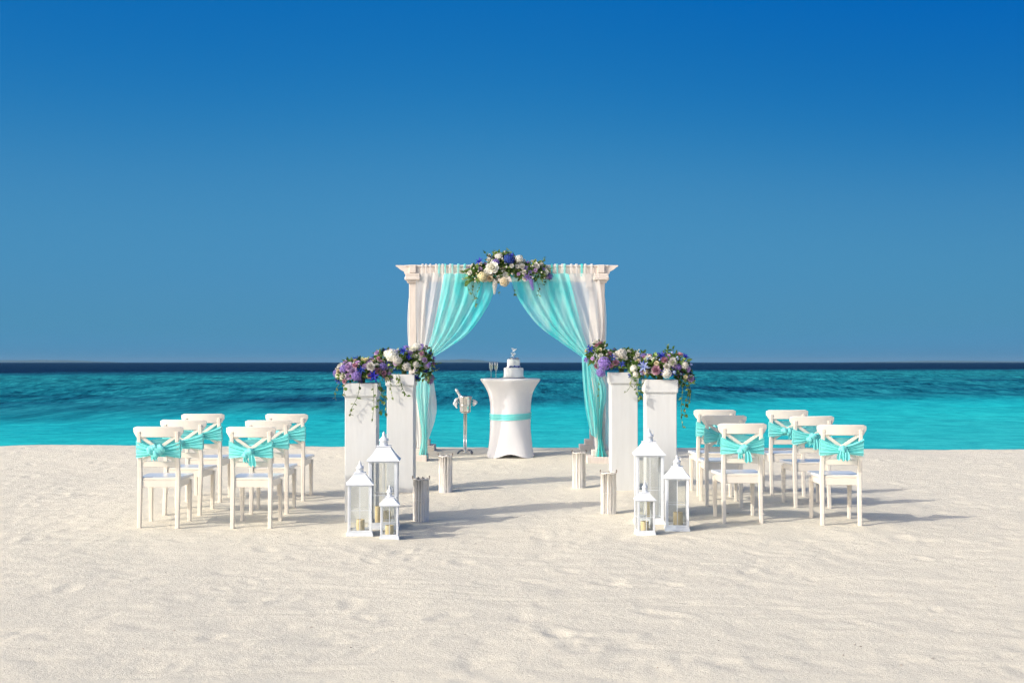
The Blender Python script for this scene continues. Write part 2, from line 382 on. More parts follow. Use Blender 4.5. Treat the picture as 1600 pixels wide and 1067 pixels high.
def tag(o, label, cat, group=None):
    o['label'] = label; o['category'] = cat
    if group: o['group'] = group
    return o
def thing(name, label, cat, loc, rz=0, group=None):
    o = bpy.data.objects.new(name, None); C.objects.link(o); o.empty_display_size = 0.1
    o.location = loc; o.rotation_euler = (0, 0, rz); return tag(o, label, cat, group)
def copy_thing(src, label, loc, rz):
    c = src.copy(); C.objects.link(c); c.location = loc; c.rotation_euler = (0, 0, rz); c['label'] = label
    for ch in list(src.children):
        d = ch.copy(); C.objects.link(d); d.parent = c
        for gch in list(ch.children):
            e = gch.copy(); C.objects.link(e); e.parent = d
    return c

# value noise (numpy)
rng = np.random.default_rng(11)
LAT = rng.random((256, 256))
def vnoise(x, y):
    xi = np.floor(x).astype(int); yi = np.floor(y).astype(int); fx = x - xi; fy = y - yi
    fx = fx * fx * fx * (fx * (fx * 6 - 15) + 10); fy = fy * fy * fy * (fy * (fy * 6 - 15) + 10)
    a = LAT[yi % 256, xi % 256]; b = LAT[yi % 256, (xi + 1) % 256]; c = LAT[(yi + 1) % 256, xi % 256]; d = LAT[(yi + 1) % 256, (xi + 1) % 256]
    return (a + (b - a) * fx) * (1 - fy) + (c + (d - c) * fx) * fy - 0.5
def fbm(x, y, octv, gain=0.5):
    t = 0; a = 1.0
    for k in range(octv):
        t = t + a * vnoise(x * 2 ** k + 17.3 * k, y * 2 ** k + 41.7 * k); a *= gain
    return t

# ------------------------------------------------------------------ the beach
def ground(y):
    """smooth beach profile: level, then a gentle rise to the berm, then the foreshore"""
    y = np.asarray(y, float)
    t = y - 10.2; w = 0.5
    rise = 0.036 * w * np.logaddexp(0, t / w)
    over = y - 16.9; rise = rise - 0.036 * 0.6 * np.logaddexp(0, over / 0.6)
    crest = y - 18.5; fall = 0.17 * 0.35 * np.logaddexp(0, crest / 0.35)
    return rise - fall
def G(y): return float(ground(y))

def build_sand():
    def axis(lo, hi, st, ext, growth=1.18):
        mid = list(np.arange(lo, hi + st / 2, st)); s = st; a = []; v = hi
        while v < ext[1]: s *= growth; v += s; a.append(v)
        s = st; b = []; v = lo
        while v > ext[0]: s *= growth; v -= s; b.append(v)
        return np.array(b[::-1] + mid + a)
    xs = axis(-8.2, 8.2, 0.022, (-140, 140)); ys = axis(5.0, 18.9, 0.034, (-70, 70))
    X, Y = np.meshgrid(xs, ys)
    Z = ground(Y)
    n = 0.034 * fbm(X * 0.45, Y * 0.45, 3) + 0.009 * fbm(X * 1.5 + 9, Y * 1.9, 3)
    ridg = np.abs(fbm(X * 2.3 + 31, Y * 3.2 + 5, 3)); n += 0.007 * (ridg - 0.2)
    n += 0.004 * fbm(X * 6 + 3, Y * 8, 3)
    Z = Z + n * np.clip((Y + 5) / 5, 0.3, 1)
    Z = Z - 0.004 * np.clip(X, -12, 12) * np.clip((Y - 14) / 4, 0, 1)
    # footprints: shallow pits with a soft rim, trodden in every direction
    fr = np.random.default_rng(5)
    N = 1500
    px = fr.uniform(-8.3, 8.3, N); py = 5.0 + 13.6 * fr.random(N) ** 0.85
    for cx, cy in zip(px, py):
        a = fr.uniform(0, PI); L = fr.uniform(0.09, 0.17); Wd = L * fr.uniform(0.35, 0.55); dp = fr.uniform(0.001, 0.0075)
        i0, i1 = np.searchsorted(xs, (cx - 0.4, cx + 0.4)); j0, j1 = np.searchsorted(ys, (cy - 0.4, cy + 0.4))
        if i1 <= i0 or j1 <= j0: continue
        dx = X[j0:j1, i0:i1] - cx; dy = Y[j0:j1, i0:i1] - cy
        u = (dx * math.cos(a) + dy * math.sin(a)) / L; w = (-dx * math.sin(a) + dy * math.cos(a)) / Wd
        q = u * u + w * w
        Z[j0:j1, i0:i1] += -dp * np.exp(-q * 1.6) + 0.45 * dp * np.exp(-(np.sqrt(q) - 1.45) ** 2 * 7)
    N2 = 2600
    px = fr.uniform(-7, 7, N2); py = 5.0 + 9 * fr.random(N2) ** 1.1
    for cx, cy in zip(px, py):                               # small scuffs and lumps
        L = fr.uniform(0.02, 0.06); dp = fr.uniform(-0.007, 0.006); a = fr.uniform(0, PI)
        i0, i1 = np.searchsorted(xs, (cx - 0.2, cx + 0.2)); j0, j1 = np.searchsorted(ys, (cy - 0.2, cy + 0.2))
        dx = X[j0:j1, i0:i1] - cx; dy = Y[j0:j1, i0:i1] - cy
        u = (dx * math.cos(a) + dy * math.sin(a)) / (L * 1.8); w = (-dx * math.sin(a) + dy * math.cos(a)) / L
        Z[j0:j1, i0:i1] += dp * np.exp(-(u * u + w * w))
    # long drag lines and rake marks
    for k in range(46):
        cx, cy = fr.uniform(-6, 6), fr.uniform(5.3, 13); a = fr.uniform(-0.35, 0.35) + (PI if fr.random() < .5 else 0); L = fr.uniform(0.3, 1.3)
        dx = X - cx; dy = Y - cy
        u = (dx * math.cos(a) + dy * math.sin(a)) / L; w = -dx * math.sin(a) + dy * math.cos(a) + 0.04 * np.sin(u * 3 + k)
        Z += (-0.006 * np.exp(-(w / 0.02) ** 2) + 0.006 * np.exp(-((w - 0.035) / 0.018) ** 2)) * np.exp(-u ** 4)
    ny, nx = X.shape
    me = bpy.data.meshes.new('sand')
    co = np.stack([X, Y, Z], -1).reshape(-1, 3)
    idx = np.arange(nx * ny).reshape(ny, nx)
    q = np.stack([idx[:-1, :-1], idx[:-1, 1:], idx[1:, 1:], idx[1:, :-1]], -1).reshape(-1, 4)
    me.vertices.add(len(co)); me.vertices.foreach_set('co', co.ravel())
    me.loops.add(q.size); me.loops.foreach_set('vertex_index', q.ravel().astype(np.int32))
    me.polygons.add(len(q)); me.polygons.foreach_set('loop_start', np.arange(0, q.size, 4, dtype=np.int32))
    me.polygons.foreach_set('use_smooth', np.ones(len(q), bool))
    me.update(calc_edges=True); me.validate()
    me.materials.append(M['sand'])
    o = bpy.data.objects.new('sand', me); C.objects.link(o); o['kind'] = 'structure'
    global SX, SY, SZ
    SX, SY, SZ = xs, ys, Z
build_sand()
def surf(x, y):
    i = int(np.clip(np.searchsorted(SX, x), 1, len(SX) - 1)); j = int(np.clip(np.searchsorted(SY, y), 1, len(SY) - 1))
    return float(SZ[j, i])
def low(x, y, r=0.1):
    """lowest sand under a foot of radius r, so that nothing hovers"""
    i0, i1 = np.searchsorted(SX, (x - r, x + r)); j0, j1 = np.searchsorted(SY, (y - r, y + r))
    return float(SZ[j0:j1 + 1, i0:i1 + 1].mean())

SEA_Z = -0.55
def build_sea():
    ys = [19.6]
    while ys[-1] < 420: ys.append(ys[-1] + max(0.11, 0.0042 * ys[-1]))
    while ys[-1] < 26000: ys.append(ys[-1] * 1.3)
    ss = list(np.arange(-0.56, 0.5601, 0.0017)); q = 0.0017
    while ss[-1] < 2.2: q *= 1.3; ss.append(ss[-1] + q)
    q = 0.0017
    while ss[0] > -2.2: q *= 1.3; ss.insert(0, ss[0] - q)
    ys = np.array(ys); ss = np.array(ss)
    S, Y = np.meshgrid(ss, ys); X = S * Y
    step = np.maximum(0.11, 0.0042 * Y)
    Z = np.zeros_like(Y)
    for lam, amp, ang, asp in ((9.0, .12, .10, 2.2), (4.6, .13, -.18, 1.6), (2.4, .095, .30, 1.4), (1.25, .055, -.1, 1.3), (.62, .022, .2, 1.2)):
        u = (X * math.cos(ang) - Y * math.sin(ang)) / (lam * asp); v = (X * math.sin(ang) + Y * math.cos(ang)) / lam
        n = vnoise(u + lam * 7.1, v + lam * 3.3)
        fade = np.clip((lam / step - 2.0) / 2.0, 0, 1)
        Z += amp * (1 - 2 * np.abs(n)) * fade * 1.4
    chop = 0.45 + 0.9 * np.clip(fbm(X * 0.02, Y * 0.03, 3) + 0.5, 0, 1)        # gusts
    calm = np.clip((Y - 21) / 40, 0.16, 1.0)
    Z = (Z - 0.2) * chop * calm * np.clip((520 - Y) / 120, 0, 1)
    ny, nx = X.shape; idx = np.arange(nx * ny).reshape(ny, nx)
    co = np.stack([X, Y, SEA_Z + Z], -1).reshape(-1, 3)
    q = np.stack([idx[:-1, :-1], idx[:-1, 1:], idx[1:, 1:], idx[1:, :-1]], -1).reshape(-1, 4)
    me = bpy.data.meshes.new('sea')
    me.vertices.add(len(co)); me.vertices.foreach_set('co', co.ravel())
    me.loops.add(q.size); me.loops.foreach_set('vertex_index', q.ravel().astype(np.int32))
    me.polygons.add(len(q)); me.polygons.foreach_set('loop_start', np.arange(0, q.size, 4, dtype=np.int32))
    me.polygons.foreach_set('use_smooth', np.ones(len(q), bool))
    me.update(calc_edges=True); me.materials.append(M['sea'])
    o = bpy.data.objects.new('sea', me); C.objects.link(o); o['kind'] = 'structure'
build_sea()

# small dark bits lying on the sand
def build_debris():
    b = MB(); r = random.Random(3)
    for k in range(300):
        y = 5.2 + 9 * r.random() ** 1.3; x = r.uniform(-0.45, 0.45) * y
        z = surf(x, y); s = r.uniform(0.002, 0.0065); a = r.uniform(0, PI)
        m = Matrix.Translation((x, y, z + s * 0.25)) @ Matrix.Rotation(a, 4, 'Z')
        l = s * r.uniform(1, 2.6)
        b.add([(-l, -s * .5, -s * .4), (l, -s * .4, -s * .3), (l * .8, s * .5, -s * .4), (-l * .7, s * .4, -s * .4), (0, 0, s * .45)],
              [(0, 1, 4), (1, 2, 4), (2, 3, 4), (3, 0, 4)], m)
    o = b.build('beach_debris', M['debris']); o['kind'] = 'stuff'; o['label'] = 'scattered dark shell and twig bits on the sand'; o['category'] = 'debris'
build_debris()

# ------------------------------------------------------------------ wedding arch (four posts, ring of beams)
AX = -0.068                       # arch centre line
YF, YR = 16.04, 17.62             # front and rear post rows
HW = 1.262                        # half distance between posts
ZT = 2.82
def build_arch():
    base = 0.20
    a = thing('wedding_arch', 'whitewashed wooden four post wedding arch draped with curtains by the sea', 'arch', (AX, YF, base))
    zt = ZT - base
    for py in (0, YR - YF):
        for s in (-1, 1):
            x = s * HW; g = low(AX + x, YF + py, 0.15) - base
            p = MB().box(x - .05, x + .05, py - .05, py + .05, g + .15, zt - .2, .006).build('post', M['arch'], a)
            q = MB().box(x - .20, x + .20, py - .20, py + .20, g - .05, g + .075, .006)
            q.box(x - .125, x + .125, py - .125, py + .125, g + .075, g + .155, .006)
            q.build('plinth', M['arch'], p)
            c = MB().box(x - .075, x + .075, py - .075, py + .075, zt - .235, zt - .205, .004)
            c.box(x - .105, x + .105, py - .105, py + .105, zt - .205, zt - .155, .012)
            c.box(x - .095, x + .095, py - .095, py + .095, zt - .155, zt - .112, .004)
            c.build('capital', M['arch_beam'], p)
    def long_beam(yc):
        b = MB(); prof = [(1.375, 0), (1.375, .022), (1.395, .035), (1.44, .060), (1.475, .092), (1.490, .098), (1.490, .112)]
        secs = []
        th = .055
        left = [(-h, z) for h, z in prof]; right = [(h, z) for h, z in reversed(prof)]
        pts = left + right
        secs = [[Vector((x, yc + sy * th, zt - .112 + z)) for x, z in pts] for sy in (-1, 1)]
        b.sweep(None, secs)
        return b.build('beam', M['arch_beam'], a)
    fb = long_beam(0); long_beam(YR - YF)
    for s in (-1, 1):                       # side beams, their block ends show on the front face
        x = s * HW
        MB().box(x - .045, x + .045, -.085, YR - YF + .085, zt - .106, zt + .004, .004).build('side_beam', M['arch_beam'], a)
    # thin cornice lip on the front beam
    MB().box(-1.36, 1.36, -.068, -.056, zt - .020, zt + .002, .003).build('moulding', M['arch_beam'], fb)
    return a
build_arch()

S16 = 0.00857
def W(px, py, k=S16): return ((px - 800) * k, CAM_H - (py - 566) * k)      # survey marks on the arch plane, metres
def curve(pts, n):
    P = np.array(pts, float); t = np.linspace(0, len(P) - 1, n); out = []
    for q in t:
        i = min(int(q), len(P) - 2); f = q - i
        p0 = P[max(i - 1, 0)]; p1 = P[i]; p2 = P[i + 1]; p3 = P[min(i + 2, len(P) - 1)]
        out.append(0.5 * ((2 * p1) + (-p0 + p2) * f + (2 * p0 - 5 * p1 + 4 * p2 - p3) * f * f + (-p0 + 3 * p1 - 3 * p2 + p3) * f ** 3))
    return np.array(out)

def drape_mesh(L, Rr, yb, folds, amp, seed, rows=70, ybow=None):
    """cloth between two edge curves; amp(t) fold depth along the drop"""
    r = np.random.default_rng(seed)
    A, B = curve([W(*p) for p in L], rows), curve([W(*p) for p in Rr], rows)
    nu = max(24, int(folds * 9))
    u = np.linspace(0, 1, nu)
    ph = r.uniform(0, 6.28); P = []
    for i in range(rows):
        t = i / (rows - 1)
        uu = u + 0.025 * np.sin(u * 9 + ph + t * 2) * np.minimum(1, 4 * u * (1 - u))
        x = A[i, 0] + (B[i, 0] - A[i, 0]) * uu; z = A[i, 1] + (B[i, 1] - A[i, 1]) * uu
        w = np.cos(2 * PI * folds * u + ph + 0.8 * math.sin(3 * t + seed)) + 0.5 * np.cos(2 * PI * folds * 1.73 * u + ph * 2 + 1.3 * t)
        w = w + 0.35 * np.sin(2 * PI * folds * 0.41 * u + seed)
        y = yb - amp(t) * w * 0.6
        if ybow: y = y + ybow(t)
        if i == 0: z = z + 0.012 * np.abs(np.sin(2 * PI * folds * u * 0.5))
        P.append([(x[j], y[j], z[j]) for j in range(nu)])
    return P

def drape(name, label, mat, L, Rr, L2, R2, yb, folds, seed, loops, amp=0.035, group=None):
    up = MB().grid(drape_mesh(L, Rr, yb, folds, lambda t: amp * (0.75 + 0.5 * math.sin(PI * t)) * (1 - 0.45 * t), seed))
    o = up.build(name, mat, None, True); tag(o, label, 'curtain', group)
    lo = MB().grid(drape_mesh(L2, R2, yb, folds * 0.62, lambda t: amp * (0.35 + 1.1 * min(1, t * 1.6)), seed + 1))
    lo.build('tail', mat, o, True)
    # tie-back band
    (xa, za), (xb, zb) = W(*L2[0]), W(*R2[0])
    cx, cz, hw = (xa + xb) / 2, (za + zb) / 2, (xb - xa) / 2 + .012
    MB().lathe([(hw, -.03), (hw * 1.04, -.015), (hw * 1.05, .012), (hw, .03)], 14, (cx, yb, cz), cap=False, rfun=lambda a, z: 1 + .05 * math.sin(5 * a)).build('tie_back', mat, o, True)
    for px in loops:                       # fabric loops round the beam
        x = (px - 800) * S16; w = .011 + .006 * random.random(); b = MB()
        t0, t1, z0, z1 = YF - .075 - .012 * random.random(), YF + .065, ZT - .135, ZT + .012
        sk = random.uniform(-.012, .012)
        ring = [(t0, z0 - .02), (t0 - .006, (z0 + z1) / 2), (t0 + .004, z1 - .004), (t0 + .02, z1 + .004), (t1 - .02, z1 + .004), (t1, z1 - .01), (t1, z0)]
        b.grid([[(x - w + sk * k / 6, y, z), (x - w * .2 + sk * k / 6, y - (.006 if k < 4 else 0), z + (.004 if 1 < k < 5 else 0)), (x + w + sk * k / 6, y, z)] for k, (y, z) in enumerate(ring)])
        b.build('loop', mat, o, True)
    return o

drape('curtain', 'white sheer curtain tied beside the left front post of the arch', M['white_voile'],
      [(651, 428), (649, 470), (651, 520), (656, 556)], [(752, 428), (736, 474), (704, 528), (672, 559)],
      [(655, 557), (641, 610), (646, 665), (652, 690), (651, 713)], [(671, 558), (682, 625), (680, 655), (669, 690), (666, 714)],
      YF - .085, 6, 3, [660, 666, 673, 682, 692, 703], 0.030)
drape('curtain', 'aqua chiffon curtain sweeping from the flower garland to the left post', M['aqua'],
      [(694, 429), (687, 470), (675, 525), (664, 556)], [(777, 430), (766, 472), (735, 518), (702, 543), (674, 560)],
      [(664, 557), (650, 598), (655, 640), (660, 680), (655, 713)], [(675, 560), (672, 610), (669, 650), (669, 690), (670, 714)],
      YF - .145, 5, 8, [686, 696, 707, 716, 726], 0.034)
drape('curtain', 'white sheer curtain tied beside the right front post of the arch', M['white_voile'],
      [(812, 430), (824, 464), (856, 512), (888, 540), (914, 557)], [(935, 428), (940, 470), (941, 520), (935, 556)],
      [(916, 557), (918, 620), (928, 680), (930, 713)], [(936, 557), (953, 610), (950, 660), (952, 713)],
      YF - .085, 6, 14, [868, 879, 893, 901, 914, 924], 0.030)
oR = drape('curtain', 'aqua chiffon curtain sweeping from the flower garland to the right post', M['aqua'],
      [(797, 430), (808, 464), (838, 506), (874, 534), (909, 558)], [(888, 429), (898, 470), (911, 522), (921, 554)],
      [(912, 558), (926, 600), (928, 650), (933, 690), (929, 714)], [(923, 557), (946, 606), (941, 650), (941, 690), (950, 714)],
      YF - .145, 5, 21, [862, 871, 882, 909], 0.034)
MB().grid(drape_mesh([(908, 559), (910, 600), (914, 640), (922, 678)], [(920, 559), (924, 600), (931, 645), (931, 683)], YF - .19, 2.2, lambda t: .02 + .01 * t, 33, 40)).build('loose_end', M['aqua'], oR, True)

def side_drape(sgn, label):
    P = []
    for i in range(46):
        t = i / 45; row = []
        z = 2.70 - t * 2.42
        pinch = math.exp(-((t - .56) / .09) ** 2)
        for j in range(60):
            v = j / 59
            y0, y1 = YF + .10, YR - .06
            yc = YR - .28
            y = (y0 + (y1 - y0) * v) * (1 - .86 * pinch - .35 * max(0, t - .5)) + yc * (.86 * pinch + .35 * max(0, t - .5))
            bulge = .052 * math.sin(PI * min(1, t / .56)) + .05 * math.sin(PI * max(0, (t - .56) / .44)) ** 2
            x = AX + sgn * (HW + .012 + bulge + (.022 * (1 - .5 * pinch)) * math.sin(v * 38 + 1.2 * math.sin(3 * t)))
            row.append((x, y, z))
        P.append(row)
    o = MB().grid(P).build('side_curtain', M['white_voile'], None, True); tag(o, label, 'curtain')
side_drape(-1, 'white sheer curtain closing the left side of the arch behind its front post')
side_drape(1, 'white sheer curtain closing the right side of the arch behind its front post')

# ------------------------------------------------------------------ flowers
def petal_pts(L, Wd, az, tilt0, tilt1, r0, cup=0.25, nl=4, nw=3, tip=1.0, z0=0.0, ruffle=0.0, rnd=random):
    """grid of one petal leaving the axis at r0; tilt from vertical at base/tip"""
    rows = []; rad, z = r0, z0
    ca, sa = math.cos(az), math.sin(az)
    for i in range(nl):
        t = i / (nl - 1)
        tl = tilt0 + (tilt1 - tilt0) * t
        if i: rad += math.sin(tl) * L / (nl - 1); z += math.cos(tl) * L / (nl - 1)
        w = Wd * (math.sin(PI * (0.15 + 0.72 * t)) ** 0.7) * (1 if tip >= 1 else (1 - (1 - tip) * t))
        row = []
        for j in range(nw):
            s = (j / (nw - 1)) * 2 - 1
            rr = rad - cup * w * s * s * math.cos(tl); zz = z + cup * w * s * s * math.sin(tl) + (rnd.uniform(-1, 1) * ruffle if i == nl - 1 else 0)
            row.append((ca * rr - sa * s * w, sa * rr + ca * s * w, zz))
        rows.append(row)
    return rows
def rose_mesh(seed):
    r = random.Random(seed); b = MB()
    b.ball((0, 0, .28), (.22, .22, .30), 7, 4)
    for n, r0, L, wd, t0, t1, z in ((3, .10, .62, .30, -.05, -.25, .0), (4, .16, .66, .38, .15, -.10, .0), (5, .20, .72, .42, .45, .10, -.03), (6, .22, .80, .46, .85, .55, -.08), (7, .22, .88, .46, 1.2, 1.25, -.14)):
        o = r.uniform(0, 6)
        for k in range(n): b.grid(petal_pts(L, wd * r.uniform(.9, 1.1), o + 2 * PI * k / n + r.uniform(-.15, .15), t0, t1 + r.uniform(-.1, .2), r0, .35, 4, 3, z0=z, ruffle=.05, rnd=r))
    return b
def carnation_mesh(seed):
    r = random.Random(seed); b = MB()
    for n, L, t in ((5, .6, .1), (8, .72, .45), (10, .8, .8), (11, .85, 1.15), (10, .8, 1.5)):
        o = r.uniform(0, 6)
        for k in range(n): b.grid(petal_pts(L * r.uniform(.85, 1.1), .24, o + 2 * PI * k / n + r.uniform(-.2, .2), t - .2, t + .1, .06, .2, 3, 3, z0=0, ruffle=.10, rnd=r))
    return b
def hydrangea_mesh(seed, n=52):
    r = random.Random(seed); b = MB()
    b.ball((0, 0, .1), .62, 8, 5)
    for k in range(n):
        z = 1 - 1.55 * (k + .5) / n; a = k * 2.39996; q = math.sqrt(max(0, 1 - z * z))
        d = Vector((q * math.cos(a), q * math.sin(a), z)); R_ = r.uniform(.78, .98)
        m = Matrix.Translation(d * R_ + Vector((0, 0, .1))) @ d.to_track_quat('Z', 'Y').to_matrix().to_4x4() @ Matrix.Rotation(r.uniform(0, 6), 4, 'Z') @ Matrix.Rotation(r.uniform(-.4, .4), 4, 'X')
        for p in range(4):
            c, s = math.cos(p * PI / 2), math.sin(p * PI / 2); l = .21
            b.add([(0, 0, -.03), (c * l * .6 - s * l * .55, s * l * .6 + c * l * .55, .03), (c * l * 1.15, s * l * 1.15, .0), (c * l * .6 + s * l * .55, s * l * .6 - c * l * .55, .03)], [(0, 3, 2, 1)], m)
    return b
def star_mesh(seed):
    r = random.Random(seed); b = MB()
    for n, L, t, wd in ((6, 1.0, 1.1, .16), (6, .9, .75, .15), (5, .7, .4, .12)):
        o = r.uniform(0, 6)
        for k in range(n): b.grid(petal_pts(L, wd, o + 2 * PI * k / n + r.uniform(-.2, .2), t - .3, t + .35, .05, .3, 4, 3, tip=.35, rnd=r))
    return b
def spike_mesh(seed):
    r = random.Random(seed); b = MB()
    b.tube([(0, 0, -.2), (.02, 0, 1.2), (.05, 0, 2.6)], [.07, .05, .02], 5)
    for k in range(70):
        t = k / 70; z = .1 + 2.45 * t; rad = .36 * (1 - t) ** .6 + .05; a = k * 2.4
        d = Vector((math.cos(a), math.sin(a), .25)); m = Matrix.Translation((d.x * rad, d.y * rad, z)) @ d.to_track_quat('Z', 'Y').to_matrix().to_4x4()
        l = .20 * (1 - .55 * t)
        for p in range(4):
            an = p * PI / 2 + .4 * k; c, s = math.cos(an), math.sin(an)
            b.add([(0, 0, -.04), (c * l * .6 - s * l * .5, s * l * .6 + c * l * .5, .03), (c * l * 1.2, s * l * 1.2, .05), (c * l * .6 + s * l * .5, s * l * .6 - c * l * .5, .03)], [(0, 3, 2, 1)], m)
    return b
def bud_mesh(seed):
    r = random.Random(seed); b = MB()
    b.ball((0, 0, .4), (.5, .5, .6), 8, 5)
    for k in range(5): b.grid(petal_pts(1.0, .42, k * 2 * PI / 5 + r.uniform(-.2, .2), .55, -.35, .12, .4, 4, 3, z0=-.12, rnd=r))
    return b
BL = {}
def bloom(kind, col):
    if (kind, col) not in BL:
        f = {'rose': rose_mesh, 'carnation': carnation_mesh, 'hydrangea': hydrangea_mesh, 'star_flower': star_mesh, 'flower_spike': spike_mesh, 'rosebud': bud_mesh}[kind]
        BL[(kind, col)] = f(len(BL) + 3).mesh(kind, M['p_' + col], False)
    return BL[(kind, col)]
def put_bloom(parent, kind, col, loc, d, size):
    o = bpy.data.objects.new(kind, bloom(kind, col)); C.objects.link(o); o.parent = parent
    o.location = loc; o.scale = (size,) * 3
    q = Vector(d).to_track_quat('Z', 'Y') @ Matrix.Rotation(random.uniform(0, 6.28), 4, 'Z').to_quaternion()
    o.rotation_mode = 'QUATERNION'; o.rotation_quaternion = q; return o

def leaf(b, p, d, L, wd, r, curl=0.25):
    d = Vector(d).normalized(); up = Vector((r.uniform(-1, 1), r.uniform(-1, 1), r.uniform(.2, 1)))
    s = d.cross(up)
    if s.length < .05: s = d.cross(Vector((1, 0, 0)))
    s.normalize(); n = s.cross(d); p = Vector(p)
    c = curl * L
    b.add([p, p + d * L * .35 + s * wd + n * c * .25, p + d * L * .4 + n * c * .05, p + d * L * .35 - s * wd + n * c * .25,
           p + d * L * .75 + s * wd * .65 - n * c * .1, p + d * L * .75 - n * c * .25, p + d * L * .75 - s * wd * .65 - n * c * .1, p + d * L - n * c * .8],
          [(0, 1, 2), (0, 2, 3), (1, 4, 5, 2), (2, 5, 6, 3), (4, 7, 5), (5, 7, 6)])

def vine(b, st, pts, r, size=.035, every=.045, pair=True):
    c = curve(pts, max(6, int(len(pts) * 7)))
    st.tube([tuple(p) for p in c], .0022, 5)
    acc = 0
    for i in range(1, len(c)):
        acc += float(np.linalg.norm(c[i] - c[i - 1]))
        if acc > every:
            acc = 0; t = Vector(c[i] - c[i - 1]).normalized()
            for k in range(2 if pair and r.random() < .6 else 1):
                d = Vector((r.uniform(-1, 1), r.uniform(-1, .3), r.uniform(-.9, .5))).normalized() + t * .4
                s = size * r.uniform(.7, 1.3)
                leaf(b, c[i], d, s * 1.5, s * .55, r, .2)

def arrangement(name, label, loc, blobs, plan, nleaf, seed, vines=(), sprigs=(), cat='flowers', lsz=.07):
    """blobs: ellipsoids (cx,cy,cz,rx,ry,rz,weight) in local metres; plan: (kind,colour,count,size)"""
    t = thing(name, label, cat, loc)
    r = random.Random(seed); random.seed(seed)
    tot = sum(q[6] for q in blobs)
    def sample(shell, front=0.75):
        while True:
            x = r.random() * tot
            for q in blobs:
                x -= q[6]
                if x <= 0: break
            d = Vector((r.gauss(0, 1), r.gauss(0, 1), r.gauss(0, 1))).normalized()
            if d.z < -.35: continue
            if d.y > .2 and r.random() < front: d.y = -d.y
            return Vector((q[0] + d.x * q[3] * shell, q[1] + d.y * q[4] * shell, q[2] + d.z * q[5] * shell)), Vector((d.x / q[3], d.y / q[4], d.z / q[5])).normalized()
    placed = []
    tr0 = True
    for kind, col, cnt, size0 in plan:
        size = size0
        for k in range(int(cnt * (1.1 if kind == 'hydrangea' and col == 'violet' else 2.6) + .5)):
            best = None
            if tr0: size = size0 * .80
            for tr in range(26):
                p, d = sample(r.uniform(.98, 1.12), .85)
                m = min([(p - a).length - (s + size) * .72 for a, s in placed] or [1])
                if best is None or m > best[0]: best = (m, p, d)
                if m > 0: break
            m, p, d = best
            if m < -size * .9: continue
            s = size * r.uniform(.8, 1.2)
            placed.append((p, s))
            d = (d + Vector((r.uniform(-.3, .3), r.uniform(-.5, .1), r.uniform(-.2, .3)))).normalized()
            put_bloom(t, kind, col, p - d * s * .1, d, s)
    b = MB(); st = MB()
    for k in range(int(nleaf * 1.35)):
        p, d = sample(r.uniform(.45, .90), .55)
        d = (d + Vector((r.uniform(-.7, .7), r.uniform(-.7, .7), r.uniform(-.7, .7)))).normalized()
        L = lsz * r.uniform(.6, 1.35)
        leaf(b, p, d, L, L * r.uniform(.2, .34), r, .3)
    for (p, d, L) in sprigs:               # upright leafy sprigs standing clear of the mass
        p = Vector(p); d = Vector(d).normalized(); st.tube([p - d * .05, p + d * L * .5, p + d * L], [.003, .002, .001], 5)
        for k in range(int(L / .012)):
            u = .15 + .85 * k / (L / .012); q = p + d * L * u
            side = Vector((r.uniform(-1, 1), r.uniform(-1, 1), r.uniform(-.2, .6))).normalized() + d * .6
            leaf(b, q, side, .055 * (1.15 - .6 * u), .012 * (1.2 - .5 * u), r, .15)
    f = b.build('foliage', M['leaf'], t, False); f['kind'] = 'stuff'
    if vines:
        vb = MB()
        for pts, sz in vines: vine(vb, st, pts, r, sz)
        o = vb.build('trailing_ivy', M['ivy'], t, False); o['kind'] = 'stuff'
    st.tube([(blobs[0][0], blobs[0][1], -.02), (blobs[0][0], blobs[0][1], .06)], .03, 8)
    sto = st.build('stems', M['stem'], t); sto['kind'] = 'stuff'
    return t

